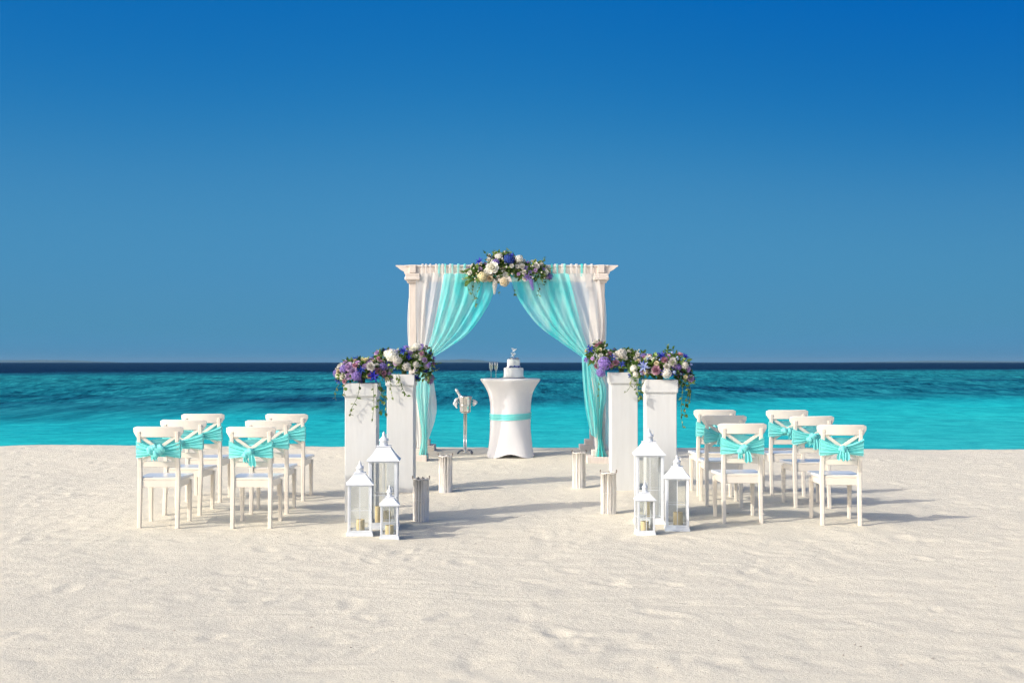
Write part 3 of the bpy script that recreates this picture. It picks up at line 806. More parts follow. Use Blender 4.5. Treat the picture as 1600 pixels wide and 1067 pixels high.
# garland over the front beam of the arch
def build_garland():
    g = lambda px, py: ((px - 800) * S16, 0, CAM_H - (py - 566) * S16 - ZT)
    V = []
    for a, seq in enumerate([[(742, 440), (738, 452), (741, 465), (739, 474)], [(737, 430), (731, 445), (734, 458)], [(752, 445), (747, 458), (744, 470), (743, 478)], [(800, 448), (804, 458), (802, 464)],
                             [(838, 440), (842, 450), (841, 462)], [(782, 448), (778, 455), (781, 463)], [(850, 430), (853, 441), (850, 447)]]):
        V.append(([(g(*p)[0], -.16 - .02 * (a % 3), g(*p)[2]) for p in seq], .024))
    bl = [(g(790, 424)[0], -.10, g(0, 424)[2], .34, .17, .20, 3.0), (g(752, 434)[0], -.12, g(0, 434)[2], .22, .15, .17, 1.7), (g(832, 430)[0], -.12, g(0, 430)[2], .22, .15, .17, 1.7),
          (g(785, 410)[0], -.08, g(0, 410)[2], .20, .14, .13, 1.2)]
    t = arrangement('flower_garland', 'large arched garland of white and blue flowers on top of the arch', (0, YF, ZT), bl,
        [('rosebud', 'white', 20, .030), ('star_flower', 'violet', 5, .05), ('carnation', 'white', 10, .052), ('rosebud', 'cream', 6, .026), ('carnation', 'lilac', 3, .045), ('rose', 'white', 4, .05), ('hydrangea', 'violet', 2, .06)],
        1150, 41, V, [((g(775, 405)[0], -.1, g(0, 408)[2]), (-.25, 0, 1), .15), ((g(765, 404)[0], -.1, g(0, 404)[2]), (-.6, 0, .8), .13), ((g(787, 402)[0], -.08, g(0, 402)[2]), (.5, 0, .9), .13),
                      ((g(842, 416)[0], -.12, g(0, 420)[2]), (.5, 0, .9), .17), ((g(846, 425)[0], -.12, g(0, 428)[2]), (.9, 0, .5), .15), ((g(735, 425)[0], -.12, g(0, 428)[2]), (-.9, 0, .25), .15), ((g(730, 440)[0], -.12, g(0, 440)[2]), (-.7, 0, -.6), .12)])
    for kind, col, px, py, y, d, s in [('rose', 'white', 770, 421, -.31, (-.2, -1, .25), .085), ('hydrangea', 'white', 763, 426, -.27, (-.4, -1, 0), .06), ('hydrangea', 'blue', 795, 408, -.25, (.1, -1, .4), .075), ('hydrangea', 'cream', 754, 434, -.29, (-.3, -1, -.2), .065),
                                       ('hydrangea', 'cream', 788, 442, -.28, (0, -1, -.4), .07), ('hydrangea', 'white', 811, 407, -.2, (.3, -1, .6), .06), ('hydrangea', 'white', 780, 403, -.2, (-.1, -1, .8), .055), ('star_flower', 'blue', 750, 411, -.2, (-.5, -1, .7), .07),
                                       ('flower_spike', 'white', 774, 440, -.27, (-.05, -.3, -1), .075), ('flower_spike', 'violet', 829, 438, -.27, (.2, -.3, -1), .062), ('star_flower', 'violet', 824, 434, -.26, (.1, -1, -.2), .07), ('carnation', 'white', 838, 418, -.24, (.4, -1, .5), .05),
                                       ('star_flower', 'blue', 797, 402, -.2, (.1, -.8, .9), .06), ('rose', 'cream', 766, 437, -.29, (-.2, -1, -.2), .045)]:
        x, _, z = g(px, py); put_bloom(t, kind, col, (x, y, z), d, s)
build_garland()

# ------------------------------------------------------------------ pedestals and their flowers
PH = 1.30
PED = {}
def pedestal(key, x, yf, label, rz=0.0):
    y = yf + .15; z = low(x, y, .15) - .01
    t = thing('pedestal', label, 'pedestal', (x, y, z), rz, 'white flower pedestals along the aisle')
    s = MB().box(-.146, .146, -.146, .146, -.03, PH - .125, .004).build('shaft', M['pedestal'], t)
    c = MB().box(-.150, .150, -.150, .150, PH - .135, PH - .124, .002)
    c.box(-.160, .160, -.160, .160, PH - .124, PH, .006); c.build('cap', M['pedestal'], t)
    PED[key] = (x, y, z + PH)
pedestal('FL', -1.412, 11.13, 'white square pedestal behind the left group of lanterns', R(1))
pedestal('RL', -1.228, 13.14, 'white square pedestal nearer the arch on the left of the aisle', R(-1))
pedestal('RR', 1.239, 13.19, 'white square pedestal nearer the arch on the right of the aisle', R(1))
pedestal('FR', 1.424, 11.37, 'white square pedestal behind the right group of lanterns', R(-1.5))

def ped_flowers(key, label, blobs, plan, nleaf, seed, vines, sprigs=(), extra=()):
    t = arrangement('flower_arrangement', label, PED[key], blobs, plan, nleaf, seed, vines, sprigs, lsz=.06)
    for kind, col, p, d, s in extra: put_bloom(t, kind, col, p, d, s * .9)
ped_flowers('FL', 'flower arrangement of lilac roses and violet blooms on the front left pedestal',
    [(.0, -.02, .10, .23, .17, .12, 3), (-.12, -.02, .05, .12, .14, .10, 1), (.14, 0, .08, .12, .14, .12, 1)],
    [('rose', 'lilac', 5, .042), ('rose', 'white', 4, .042), ('hydrangea', 'violet', 5, .05), ('rose', 'pink', 3, .038), ('star_flower', 'blue', 5, .055), ('carnation', 'cream', 4, .035), ('rosebud', 'white', 7, .020), ('carnation', 'pink', 3, .032)],
    430, 101,
    [([(-.12, -.17, .03), (-.15, -.2, -.05), (-.13, -.2, -.12)], .026), ([(-.2, -.1, .0), (-.24, -.12, -.08), (-.23, -.12, -.16)], .022), ([(.18, -.17, .05), (.2, -.2, -.08), (.17, -.2, -.2), (.2, -.19, -.28)], .030),
     ([(.16, -.18, .02), (.22, -.2, -.1), (.24, -.19, -.22), (.23, -.18, -.30)], .030), ([(.0, -.18, .03), (-.02, -.19, -.12), (-.09, -.18, -.26), (-.06, -.18, -.30)], .022), ([(.12, -.18, .0), (.13, -.185, -.2), (.11, -.18, -.36)], .020)],
    [((.02, 0, .16), (-.5, 0, .6), .12)],
    [('rose', 'white', (.10, -.19, .155), (.1, -1, .4), .047), ('rose', 'lilac', (-.11, -.17, .15), (-.3, -1, .5), .047), ('hydrangea', 'violet', (-.03, -.19, .07), (0, -1, .1), .055), ('star_flower', 'blue', (.12, -.19, .07), (.2, -1, 0), .065)])
ped_flowers('RL', 'flower arrangement with a big white hydrangea on the rear left pedestal',
    [(.03, -.02, .12, .26, .17, .15, 3), (-.18, -.02, .14, .14, .14, .13, 1.2), (.20, -.02, .14, .16, .15, .17, 1.6), (.24, 0, -.04, .10, .10, .10, .6)],
    [('hydrangea', 'white', 3, .055), ('rose', 'lilac', 4, .042), ('star_flower', 'blue', 5, .06), ('hydrangea', 'violet', 3, .05), ('carnation', 'pink', 3, .036), ('carnation', 'white', 6, .035), ('rosebud', 'sky', 5, .024), ('star_flower', 'violet', 4, .055)],
    620, 131,
    [([(-.05, -.18, .02), (-.02, -.2, -.07), (.05, -.2, -.12)], .028), ([(-.02, -.18, .02), (.03, -.2, -.15), (.08, -.19, -.24)], .026), ([(-.12, -.16, .0), (-.1, -.19, -.15), (-.08, -.18, -.28)], .022),
     ([(.26, -.1, .02), (.3, -.12, -.06), (.32, -.12, -.14)], .025), ([(.3, -.08, .06), (.38, -.1, .05), (.43, -.1, .07)], .02)],
    [((.3, 0, .1), (1, 0, .2), .14)],
    [('hydrangea', 'white', (-.09, -.16, .20), (-.2, -.9, .6), .085), ('hydrangea', 'white', (-.03, -.2, .15), (0, -1, .2), .06), ('flower_spike', 'violet', (.22, -.1, .22), (.25, -.2, 1), .05), ('rose', 'white', (.13, -.1, .28), (0, -.7, .8), .05), ('star_flower', 'blue', (.04, -.15, .25), (-.3, -.8, .6), .07)])
ped_flowers('RR', 'flower arrangement with a violet hydrangea and white blooms on the rear right pedestal',
    [(-.02, -.02, .11, .27, .17, .14, 3), (-.28, -.02, .16, .14, .14, .17, 1.6), (.17, -.02, .11, .14, .14, .13, 1.2)],
    [('carnation', 'white', 6, .04), ('hydrangea', 'violet', 2, .05), ('rose', 'pink', 3, .04), ('star_flower', 'blue', 4, .055), ('carnation', 'cream', 4, .036), ('rosebud', 'white', 7, .022), ('carnation', 'lilac', 4, .036), ('star_flower', 'violet', 3, .05)],
    600, 163,
    [([(.08, -.18, .02), (.07, -.2, -.12), (.03, -.2, -.2), (.0, -.19, -.22)], .028), ([(.1, -.18, .02), (.13, -.2, -.12), (.12, -.19, -.24)], .03), ([(.16, -.17, .02), (.18, -.2, -.14), (.17, -.19, -.30)], .028),
     ([(-.25, -.14, .0), (-.29, -.16, -.16), (-.27, -.15, -.34), (-.28, -.15, -.40)], .018), ([(.19, -.16, .05), (.22, -.18, -.08), (.21, -.18, -.2)], .03)],
    [],
    [('hydrangea', 'violet', (-.22, -.17, .10), (-.2, -1, .1), .085), ('hydrangea', 'violet', (-.26, -.17, .0), (-.2, -1, -.4), .06), ('hydrangea', 'white', (-.03, -.15, .20), (0, -.8, .7), .07), ('carnation', 'white', (-.09, -.17, .18), (-.1, -.8, .5), .055), ('carnation', 'pink', (-.30, -.1, .30), (-.2, -.8, .6), .04), ('rose', 'white', (-.31, -.13, .34), (0, -.7, .8), .035), ('star_flower', 'blue', (-.37, -.15, .25), (-.4, -1, .3), .06)])
ped_flowers('FR', 'flower arrangement with blue stars and long trailing ivy on the front right pedestal',
    [(.0, -.02, .10, .24, .17, .13, 3), (.14, -.01, .10, .15, .15, .15, 1.5), (-.16, -.02, .08, .13, .14, .12, 1.2), (.24, -.02, -.02, .07, .10, .12, .7)],
    [('star_flower', 'blue', 5, .06), ('rose', 'pink', 3, .04), ('rose', 'lilac', 3, .042), ('rose', 'white', 3, .04), ('rosebud', 'sky', 6, .028), ('hydrangea', 'white', 2, .045), ('carnation', 'cream', 4, .034), ('hydrangea', 'violet', 2, .045)],
    560, 197,
    [([(.22, -.12, .0), (.25, -.16, -.12), (.22, -.16, -.25), (.23, -.15, -.34)], .028), ([(.2, -.15, .0), (.19, -.18, -.15), (.18, -.18, -.32), (.20, -.17, -.46)], .022), ([(.25, -.1, .0), (.28, -.12, -.1), (.27, -.12, -.2)], .03),
     ([(-.15, -.17, .02), (-.2, -.19, -.08), (-.22, -.18, -.18)], .028)],
    [((.08, 0, .18), (-.05, 0, 1), .16), ((.11, 0, .18), (.1, 0, 1), .14), ((.14, .02, .18), (.35, 0, 1), .10), ((.05, 0, .18), (-.35, 0, 1), .10)],
    [('star_flower', 'sky', (-.17, -.17, .12), (-.3, -1, .2), .07), ('star_flower', 'blue', (.0, -.14, .22), (-.1, -.7, .8), .065), ('rose', 'white', (.10, -.17, .165), (.1, -.9, .4), .045), ('rosebud', 'sky', (.11, -.2, .07), (.2, -1, .1), .04), ('rose', 'pink', (-.06, -.2, .09), (-.1, -1, .1), .05), ('hydrangea', 'white', (.04, -.2, .06), (0, -1, 0), .055)])

# ------------------------------------------------------------------ cocktail table, cake, glasses, ice bucket
TX, TY = -0.022, 16.62
TZ = low(TX, TY, .3) - .005
TH = 1.296 - TZ
def build_table():
    t = thing('cocktail_table', 'tall round cocktail table in a fitted white stretch cover under the arch', 'table', (TX, TY, TZ))
    prof = [(0, .355), (.02, .352), (.10, .332), (.20, .312), (.30, .297), (.40, .287), (.52, .281), (.64, .280), (.74, .283), (.82, .293), (.89, .312), (.95, .340), (1.0, .370), (TH - .045, .400), (TH - .022, .413), (TH - .008, .414), (TH - .001, .404), (TH, .38), (TH, .2), (TH, .02)]
    seg = 64; secs = []
    for k, (z, r) in enumerate(prof):
        row = []
        for j in range(seg):
            a = 2 * PI * j / seg
            leg = math.cos(4 * (a - PI / 4))                         # four feet on the diagonals
            low_w = max(0, 1 - z / .55)
            rr = r * (1 + (.075 * leg - .02) * low_w ** 1.3)
            zz = z + (.055 * max(0, (1 - leg) / 2) ** 1.2 * max(0, 1 - z / .12))
            rr += .0025 * math.sin(a * 7 + z * 11) * (1 if .1 < z < TH - .1 else 0)
            row.append(Vector((rr * math.cos(a), rr * math.sin(a), zz)))
        secs.append(row)
    b = MB(); b.sweep(None, secs, False); b.f.append(tuple(range(len(b.v) - seg, len(b.v))))
    b.build('cover', M['spandex'], t, True)
    # sash round the waist, slightly slanted, with long soft creases
    rows = []
    for i in range(9):
        v = i / 8; row = []
        for j in range(72):
            a = 2 * PI * j / 72
            z = .525 + .085 * v + .012 * math.sin(a + .6)
            row.append(Vector(((.289 + .004 * math.sin(v * 15 + 1.5 * math.sin(a * 2))) * math.cos(a), (.289 + .004 * math.sin(v * 15 + 1.5 * math.sin(a * 2))) * math.sin(a), z)))
        rows.append(row)
    MB().grid(rows, closed_v=True).build('sash', M['sash'], t, True)
    MB().lathe([(.03, .0), (.03, TH - .03), (.37, TH - .028), (.37, TH - .006), (.02, TH - .005)], 24).build('pole_and_top', M['dark_steel'], t)
build_table()
TT = TZ + TH + .001

def build_cake():
    x, y = TX + .043, TY + .02
    t = thing('wedding_cake', 'two tier white wedding cake with bird topper on the cocktail table', 'cake', (x, y, TT))
    MB().lathe([(.165, 0), (.168, .004), (.168, .010), (.164, .013)], 40).build('cake_board', M['board'], t, True)
    def tier(r, z0, h, name):
        b = MB().lathe([(r, z0), (r, z0 + h - .012), (r - .004, z0 + h - .004), (r - .012, z0 + h), (.01, z0 + h)], 40)
        o = b.build(name, M['icing'], t, True)
        p = MB()
        for k in range(34):                                        # piped bead edge
            a = 2 * PI * k / 34; p.ball(((r + .002) * math.cos(a), (r + .002) * math.sin(a), z0 + .006), .008, 6, 4)
        p.build('piped_border', M['icing'], o, True)
        return o
    lo = tier(.137, .013, .135, 'lower_tier'); up = tier(.090, .148, .120, 'upper_tier')
    for k in range(9):                                             # blue sugar blooms where the tiers meet, at the front right
        a = -PI / 2 + .12 + (k - 3.0) * .2; o = bpy.data.objects.new('sugar_flower', bloom('carnation', 'sky') if k % 3 else bloom('carnation', 'blue')); C.objects.link(o); o.parent = t
        o.location = (.104 * math.cos(a), .104 * math.sin(a), .160 + .006 * (k % 2)); o.scale = (.016,) * 3; o.rotation_euler = (R(50), 0, a + PI / 2)
    rr = random.Random(4)
    for k in range(11):                                            # pale sugar blooms on the top
        a = rr.uniform(0, 6.28); q = .078 * math.sqrt(rr.random())
        o = bpy.data.objects.new('sugar_flower', bloom('rose', 'white') if k % 2 else bloom('carnation', 'sky')); C.objects.link(o); o.parent = t
        o.location = (q * math.cos(a), q * math.sin(a), .272); o.scale = (.021,) * 3; o.rotation_euler = (rr.uniform(-.5, .5), rr.uniform(-.5, .5), a)
    def dove(p, yaw, s):
        b = MB(); m = Matrix.Translation(p) @ Matrix.Rotation(yaw, 4, 'Z') @ Matrix.Rotation(R(-28), 4, 'Y') @ Matrix.Scale(s, 4)
        c = MB(); c.tube([(-.75, 0, .0), (-.45, 0, .0), (0, 0, .02), (.35, 0, .06), (.55, 0, .14), (.68, 0, .15), (.80, 0, .12)], [.05, .12, .20, .17, .12, .10, .02], 8)
        c.add([(-.6, -.05, .0), (-.6, .05, .0), (-1.15, .22, .04), (-1.2, 0, .03), (-1.15, -.22, .04)], [(0, 1, 2, 3, 4)])
        for sy in (-1, 1):
            c.add([(.25, sy * .12, .1), (-.25, sy * .12, .1), (-.45, sy * .55, .62), (-.35, sy * .75, .95), (.05, sy * .5, .6), (.25, sy * .12, .14), (-.25, sy * .12, .14)], [(0, 1, 2, 4), (4, 2, 3)])
        b.add(c.v, c.f, m); return b
    top = MB().tube([(-.005, 0, .268), (0, 0, .31), (.012, 0, .36)], .004, 6).build('topper_stand', M['topper'], t)
    dove((.004, 0, .322), .2, .050).build('dove', M['topper'], top); dove((.014, 0, .388), -.2, .050).build('dove', M['topper'], top)
build_cake()

def flute(x, y, label):
    t = thing('champagne_flute', label, 'glass', (x, y, TT), 0, 'champagne flutes on the cocktail table')
    MB().lathe([(.001, .0), (.030, .001), (.031, .003), (.010, .007), (.0035, .016), (.003, .085), (.005, .095), (.016, .118), (.026, .150), (.0285, .185), (.027, .225), (.0255, .225), (.0268, .185), (.0245, .150), (.0145, .119), (.003, .100)], 20, cap=False).build('glass_body', M['flute'], t, True)
    MB().lathe([(.001, .101), (.0138, .1195), (.0238, .150), (.0258, .178), (.001, .178)], 18, cap=False).build('wine', M['wine'], t, True)
flute(TX - .268, TY - .03, 'left champagne flute standing on the cocktail table')
flute(TX - .200, TY - .02, 'right champagne flute standing nearer the cake on the cocktail table')

BX, BY = -.665, 17.0
BZ = low(BX, BY, .12)
def build_bucket():
    t = thing('ice_bucket_stand', 'slim steel stand carrying the champagne bucket left of the table', 'stand', (BX, BY, BZ))
    hb = .815 - BZ
    p = MB()
    for dx, dy in ((-.017, 0), (.017, 0), (0, .018)): p.tube([(dx, dy, .02), (dx, dy, hb - .01)], .008, 10)
    p.lathe([(.028, .02), (.03, .03), (.03, .05), (.026, .055)], 16); p.build('pole', M['steel'], t, True)
    for k in range(4):
        a = PI / 4 + k * PI / 2; c, s = math.cos(a), math.sin(a)
        MB().tube([(c * .02, s * .02, .045), (c * .07, s * .07, .05), (c * .12, s * .12, .032), (c * .145, s * .145, .008)], [.009, .010, .011, .012], 8).build('foot', M['dark_steel'], t, True)
    MB().lathe([(.055, hb - .014), (.062, hb - .010), (.062, hb - .001), (.05, hb)], 20).build('tray', M['steel'], t, True)
    z0 = .816
    bk = thing('champagne_bucket', 'shiny steel champagne bucket with bottle on its stand', 'bucket', (BX, BY, z0))
    MB().lathe([(.07, 0), (.076, .003), (.080, .02), (.084, .06), (.096, .17), (.101, .205), (.106, .212), (.107, .220), (.102, .222), (.097, .205), (.092, .17), (.080, .06), (.03, .02)], 32, cap=False).build('body', M['steel'], bk, True)
    MB().lathe([(.0875, .085), (.0905, .088), (.0915, .096), (.090, .1)], 32, cap=False).build('rib', M['steel'], bk, True)
    for s in (-1, 1):
        MB().tube([(s * .096, 0, .17), (s * .125, -.01, .178), (s * .130, -.01, .160), (s * .120, -.01, .138), (s * .09, 0, .135)], .007, 8).build('handle', M['steel'], bk, True)
    # bottle leaning to the left
    d = Vector((-.52, -.1, .86)).normalized(); base = Vector((BX + .045, BY, z0 + .035))
    m = Matrix.Translation(base) @ d.to_track_quat('Z', 'Y').to_matrix().to_4x4()
    bt = thing('champagne_bottle', 'champagne bottle with silver foil neck leaning in the steel bucket', 'bottle', base)
    def lat(prof, seg=18):
        q = MB().lathe(prof, seg); r = MB(); mm = Matrix.Translation(-base) @ m; r.add(q.v, q.f, mm); return r
    lat([(.035, 0), (.040, .01), (.040, .14), (.034, .18), (.020, .22), (.018, .23)]).build('body', M['bottle'], bt, True)
    lat([(.0205, .205), (.0205, .235), (.0175, .26), (.0175, .30), (.021, .302), (.021, .318), (.018, .325), (.018, .34), (.01, .348)]).build('foil_neck', M['foil'], bt, True)
    # napkin knotted through the handles
    for s, zt, ln, lab in ((-1, .19, .125, 'white napkin knotted on the left handle of the steel bucket'), (1, .17, .075, 'white napkin knotted on the right handle of the steel bucket')):
        P = []
        for i in range(12):
            u = i / 11; row = []
            for j in range(14):
                a = 2 * PI * j / 14
                rad = (.014 + .016 * math.sin(PI * min(1, u * 1.1))) * (1 + .28 * math.sin(3 * a + i * .5))
                row.append(Vector((s * (.118 + .022 * math.sin(PI * u)) + math.cos(a) * rad, -.02 + math.sin(a) * rad * .7, zt - ln * u + .012 * math.sin(a))))
            P.append(row)
        o = MB().sweep(None, P).build('napkin', M['napkin'], None, True, (BX, BY, z0)); tag(o, lab, 'napkin')
build_bucket()

# ------------------------------------------------------------------ stick lantern holders
def stick_vase(x, y, label, seed, h=.425):
    r = random.Random(seed); z = low(x, y, .08) - .012
    t = thing('stick_vase', label, 'vase', (x, y, z), 0, 'whitewashed stick vases along the aisle')
    n = 33
    for k in range(n):
        a = 2 * PI * k / n + r.uniform(-.05, .05); rad = .068 + r.uniform(-.003, .004); hh = h - .02 + r.uniform(-.012, .016); rs = r.uniform(.0050, .0076)
        lean = r.uniform(-.05, .05)
        pts = [((rad + r.uniform(-.002, .002)) * math.cos(a + lean * q + r.uniform(-.02, .02)), (rad + r.uniform(-.002, .002)) * math.sin(a + lean * q), hh * q) for q in (0, .3, .62, 1)]
        MB().tube(pts, [rs * r.uniform(.9, 1.1) for _ in pts], 7).build('stick', M['stick'], t, True)
    MB().lathe([(.064, .01), (.064, h - .035), (.055, h - .035), (.055, .02), (.01, .02)], 28, cap=False).build('liner', M['liner'], t, True)
    rim = [(.074 * math.cos(q), .074 * math.sin(q), h - .02 + .004 * math.sin(5 * q + seed)) for q in np.linspace(0, 2 * PI, 40)]
    w = MB().tube(rim, .0055, 6); w.build('rim', M['stick'], t, True)
    for a in (PI * 1.02, -.05):
        MB().tube([(.076 * math.cos(a), .076 * math.sin(a), h - .025), (.081 * math.cos(a), .081 * math.sin(a), h + .004), (.074 * math.cos(a), .074 * math.sin(a), h + .012)], .005, 6).build('wire_loop', M['wire'], t, True)
    wr = [(.0785 * math.cos(q), .0785 * math.sin(q), h * .5 + .003 * math.sin(9 * q)) for q in np.linspace(0, 2 * PI, 40)]
    MB().tube(wr, .0016, 5).build('binding_wire', M['stick'], t, True)
stick_vase(-.855, 11.25, 'whitewashed stick vase standing right of the left lanterns', 1)
stick_vase(-.733, 13.17, 'whitewashed stick vase nearer the arch on the left of the aisle', 2)
stick_vase(.753, 13.43, 'whitewashed stick vase nearer the arch on the right of the aisle', 3)
stick_vase(.936, 11.62, 'whitewashed stick vase standing left of the right lanterns', 4)

# ------------------------------------------------------------------ lanterns
def lantern(x, y, Wd, H, zeave, zflat, label, rz, candles, seed):
    z = low(x, y, Wd * .5) + .002
    t = thing('lantern', label, 'lantern', (x, y, z), rz, 'white metal lanterns on the sand')
    hw = Wd / 2; bw = hw * .90; p = Wd * .075; h0 = .035 * (.6 + Wd * 1.6)
    MB().loft_sq([(hw * .98, -.012), (hw * .98, .006), (hw * .93, h0 * .55), (bw * 1.01, h0), (bw * .5, h0 + .001)]).build('base', M['lantern'], t)
    f = MB()
    for sx in (-1, 1):
        for sy in (-1, 1): f.box(sx * bw - (p if sx > 0 else 0), sx * bw + (0 if sx > 0 else p), sy * bw - (p if sy > 0 else 0), sy * bw + (0 if sy > 0 else p), h0, zeave, .002)
    f.build('corner_posts', M['lantern'], t)
    th = p * .42
    for k in range(4):                                   # each side: framed pane with lead lines
        m = Matrix.Rotation(k * PI / 2, 4, 'Z')
        a, b = -bw + p, bw - p; yy = -bw + p * .3
        g = MB(); q = MB().box(a, b, yy, yy + .0025, h0 + .004, zeave - .002, 0); g.add(q.v, q.f, m)
        po = g.build('pane', M['glass'], t)
        e = MB(); rail = p * .75
        for bx in ((a, b, h0 + .0005, h0 + rail), (a, b, zeave - rail, zeave - .0005), (a + .0005, a + rail * .55, h0 + rail, zeave - rail), (b - rail * .55, b - .0005, h0 + rail, zeave - rail),
                   (-.0022, .0022, h0 + rail, zeave - rail), (a + rail * .55, -.0022, (h0 + zeave) * .46, (h0 + zeave) * .46 + .004), (.0022, b - rail * .55, (h0 + zeave) * .46, (h0 + zeave) * .46 + .004)):
            e.box(bx[0], bx[1], yy - th * .5, yy + th, bx[2], bx[3], 0)
        e2 = MB(); e2.add(e.v, e.f, m); e2.build('pane_frame', M['lantern'], po)
    ht = zflat - zeave; tw = hw * .42
    rp = [(hw * .985, -.004), (hw * 1.03, -.002), (hw * 1.03, .006)]
    for i in range(1, 9):
        u = i / 8; rp.append((tw + (hw * 1.0 - tw) * (1 - u) ** 1.22, .006 + (ht - .012) * u))
    rp += [(tw * 1.1, ht - .006), (tw * 1.1, ht), (tw * .2, ht + .001)]
    rf = MB().loft_sq([(a, zeave + b) for a, b in rp]).build('roof', M['lantern'], t)
    k = (H - zflat); r0 = tw * .62
    ch = MB().lathe([(r0 * 1.05, 0), (r0, k * .04), (r0, k * .32), (r0 * 1.18, k * .34), (r0 * 1.18, k * .40), (r0 * .9, k * .50), (r0 * .52, k * .64), (r0 * .30, k * .70), (r0 * .36, k * .80), (r0 * .30, k * .92), (r0 * .08, k)], 20, (0, 0, zflat)).build('chimney', M['lantern'], rf, True)
    ring = [(r0 * .3 + r0 * .62 * math.cos(q) * .55 + r0 * .5, -.0 + r0 * .35 * math.sin(q) * .3, zflat + k * .62 + r0 * .75 * math.sin(q)) for q in np.linspace(0, 2 * PI, 22)]
    MB().tube(ring, max(.003, r0 * .09), 6).build('ring', M['lantern'], rf, True)
    MB().box(bw - p * .9, bw - p * .3, -bw - .006, -bw + .001, zeave * .46, zeave * .46 + .012, .001).build('latch', M['lantern'], t)
    for (cx, cy, cr, chh, lab) in candles:
        cr_, sr_ = math.cos(rz), math.sin(rz)
        c = thing('pillar_candle', lab, 'candle', (x + cx * cr_ - cy * sr_, y + cx * sr_ + cy * cr_, z + h0 + .001), 0, 'cream candles inside the lanterns')
        rr = random.Random(seed + int(cr * 1000))
        MB().lathe([(cr * .98, 0), (cr, .004), (cr * 1.0, chh * .6), (cr * 1.01, chh - .006), (cr * .95, chh), (cr * .8, chh - .004), (cr * .5, chh - .010), (.004, chh - .012)], 24, rfun=lambda a, zz: 1 + .012 * math.sin(3 * a + seed)).build('wax', M['wax'], c, True)
        MB().tube([(0, 0, chh - .014), (.001, 0, chh), (.003, 0, chh + .010)], .0012, 5).build('wick', M['wick'], c)
lantern(-1.165, 10.88, .290, .862, .604, .735, 'tall white lantern at the back of the left group', R(3), [(-.05, -.02, .028, .15, 'slim cream candle on the left inside the tall left lantern'), (.03, -.04, .035, .11, 'cream candle on the right inside the tall left lantern')], 1)
lantern(-1.330, 10.47, .232, .640, .438, .540, 'medium white lantern at the front left of the left group', R(7), [(.005, .0, .036, .095, 'cream pillar candle inside the medium left lantern')], 2)
lantern(-1.056, 10.32, .170, .457, .286, .356, 'small white lantern at the front right of the left group', R(5), [(0, .01, .036, .078, 'short cream candle inside the small left lantern')], 3)
lantern(1.268, 11.08, .285, .870, .625, .745, 'tall white lantern at the back of the right group', R(-2), [(.0, -.05, .028, .16, 'slim cream candle inside the tall right lantern')], 4)
lantern(1.465, 10.63, .226, .655, .455, .555, 'medium white lantern at the front right of the right group', R(-6), [(.01, 0, .042, .115, 'cream pillar candle inside the medium right lantern')], 5)
lantern(1.155, 10.41, .168, .466, .298, .365, 'small white lantern at the front left of the right group', R(4), [(0, .01, .036, .078, 'short cream candle inside the small right lantern')], 6)

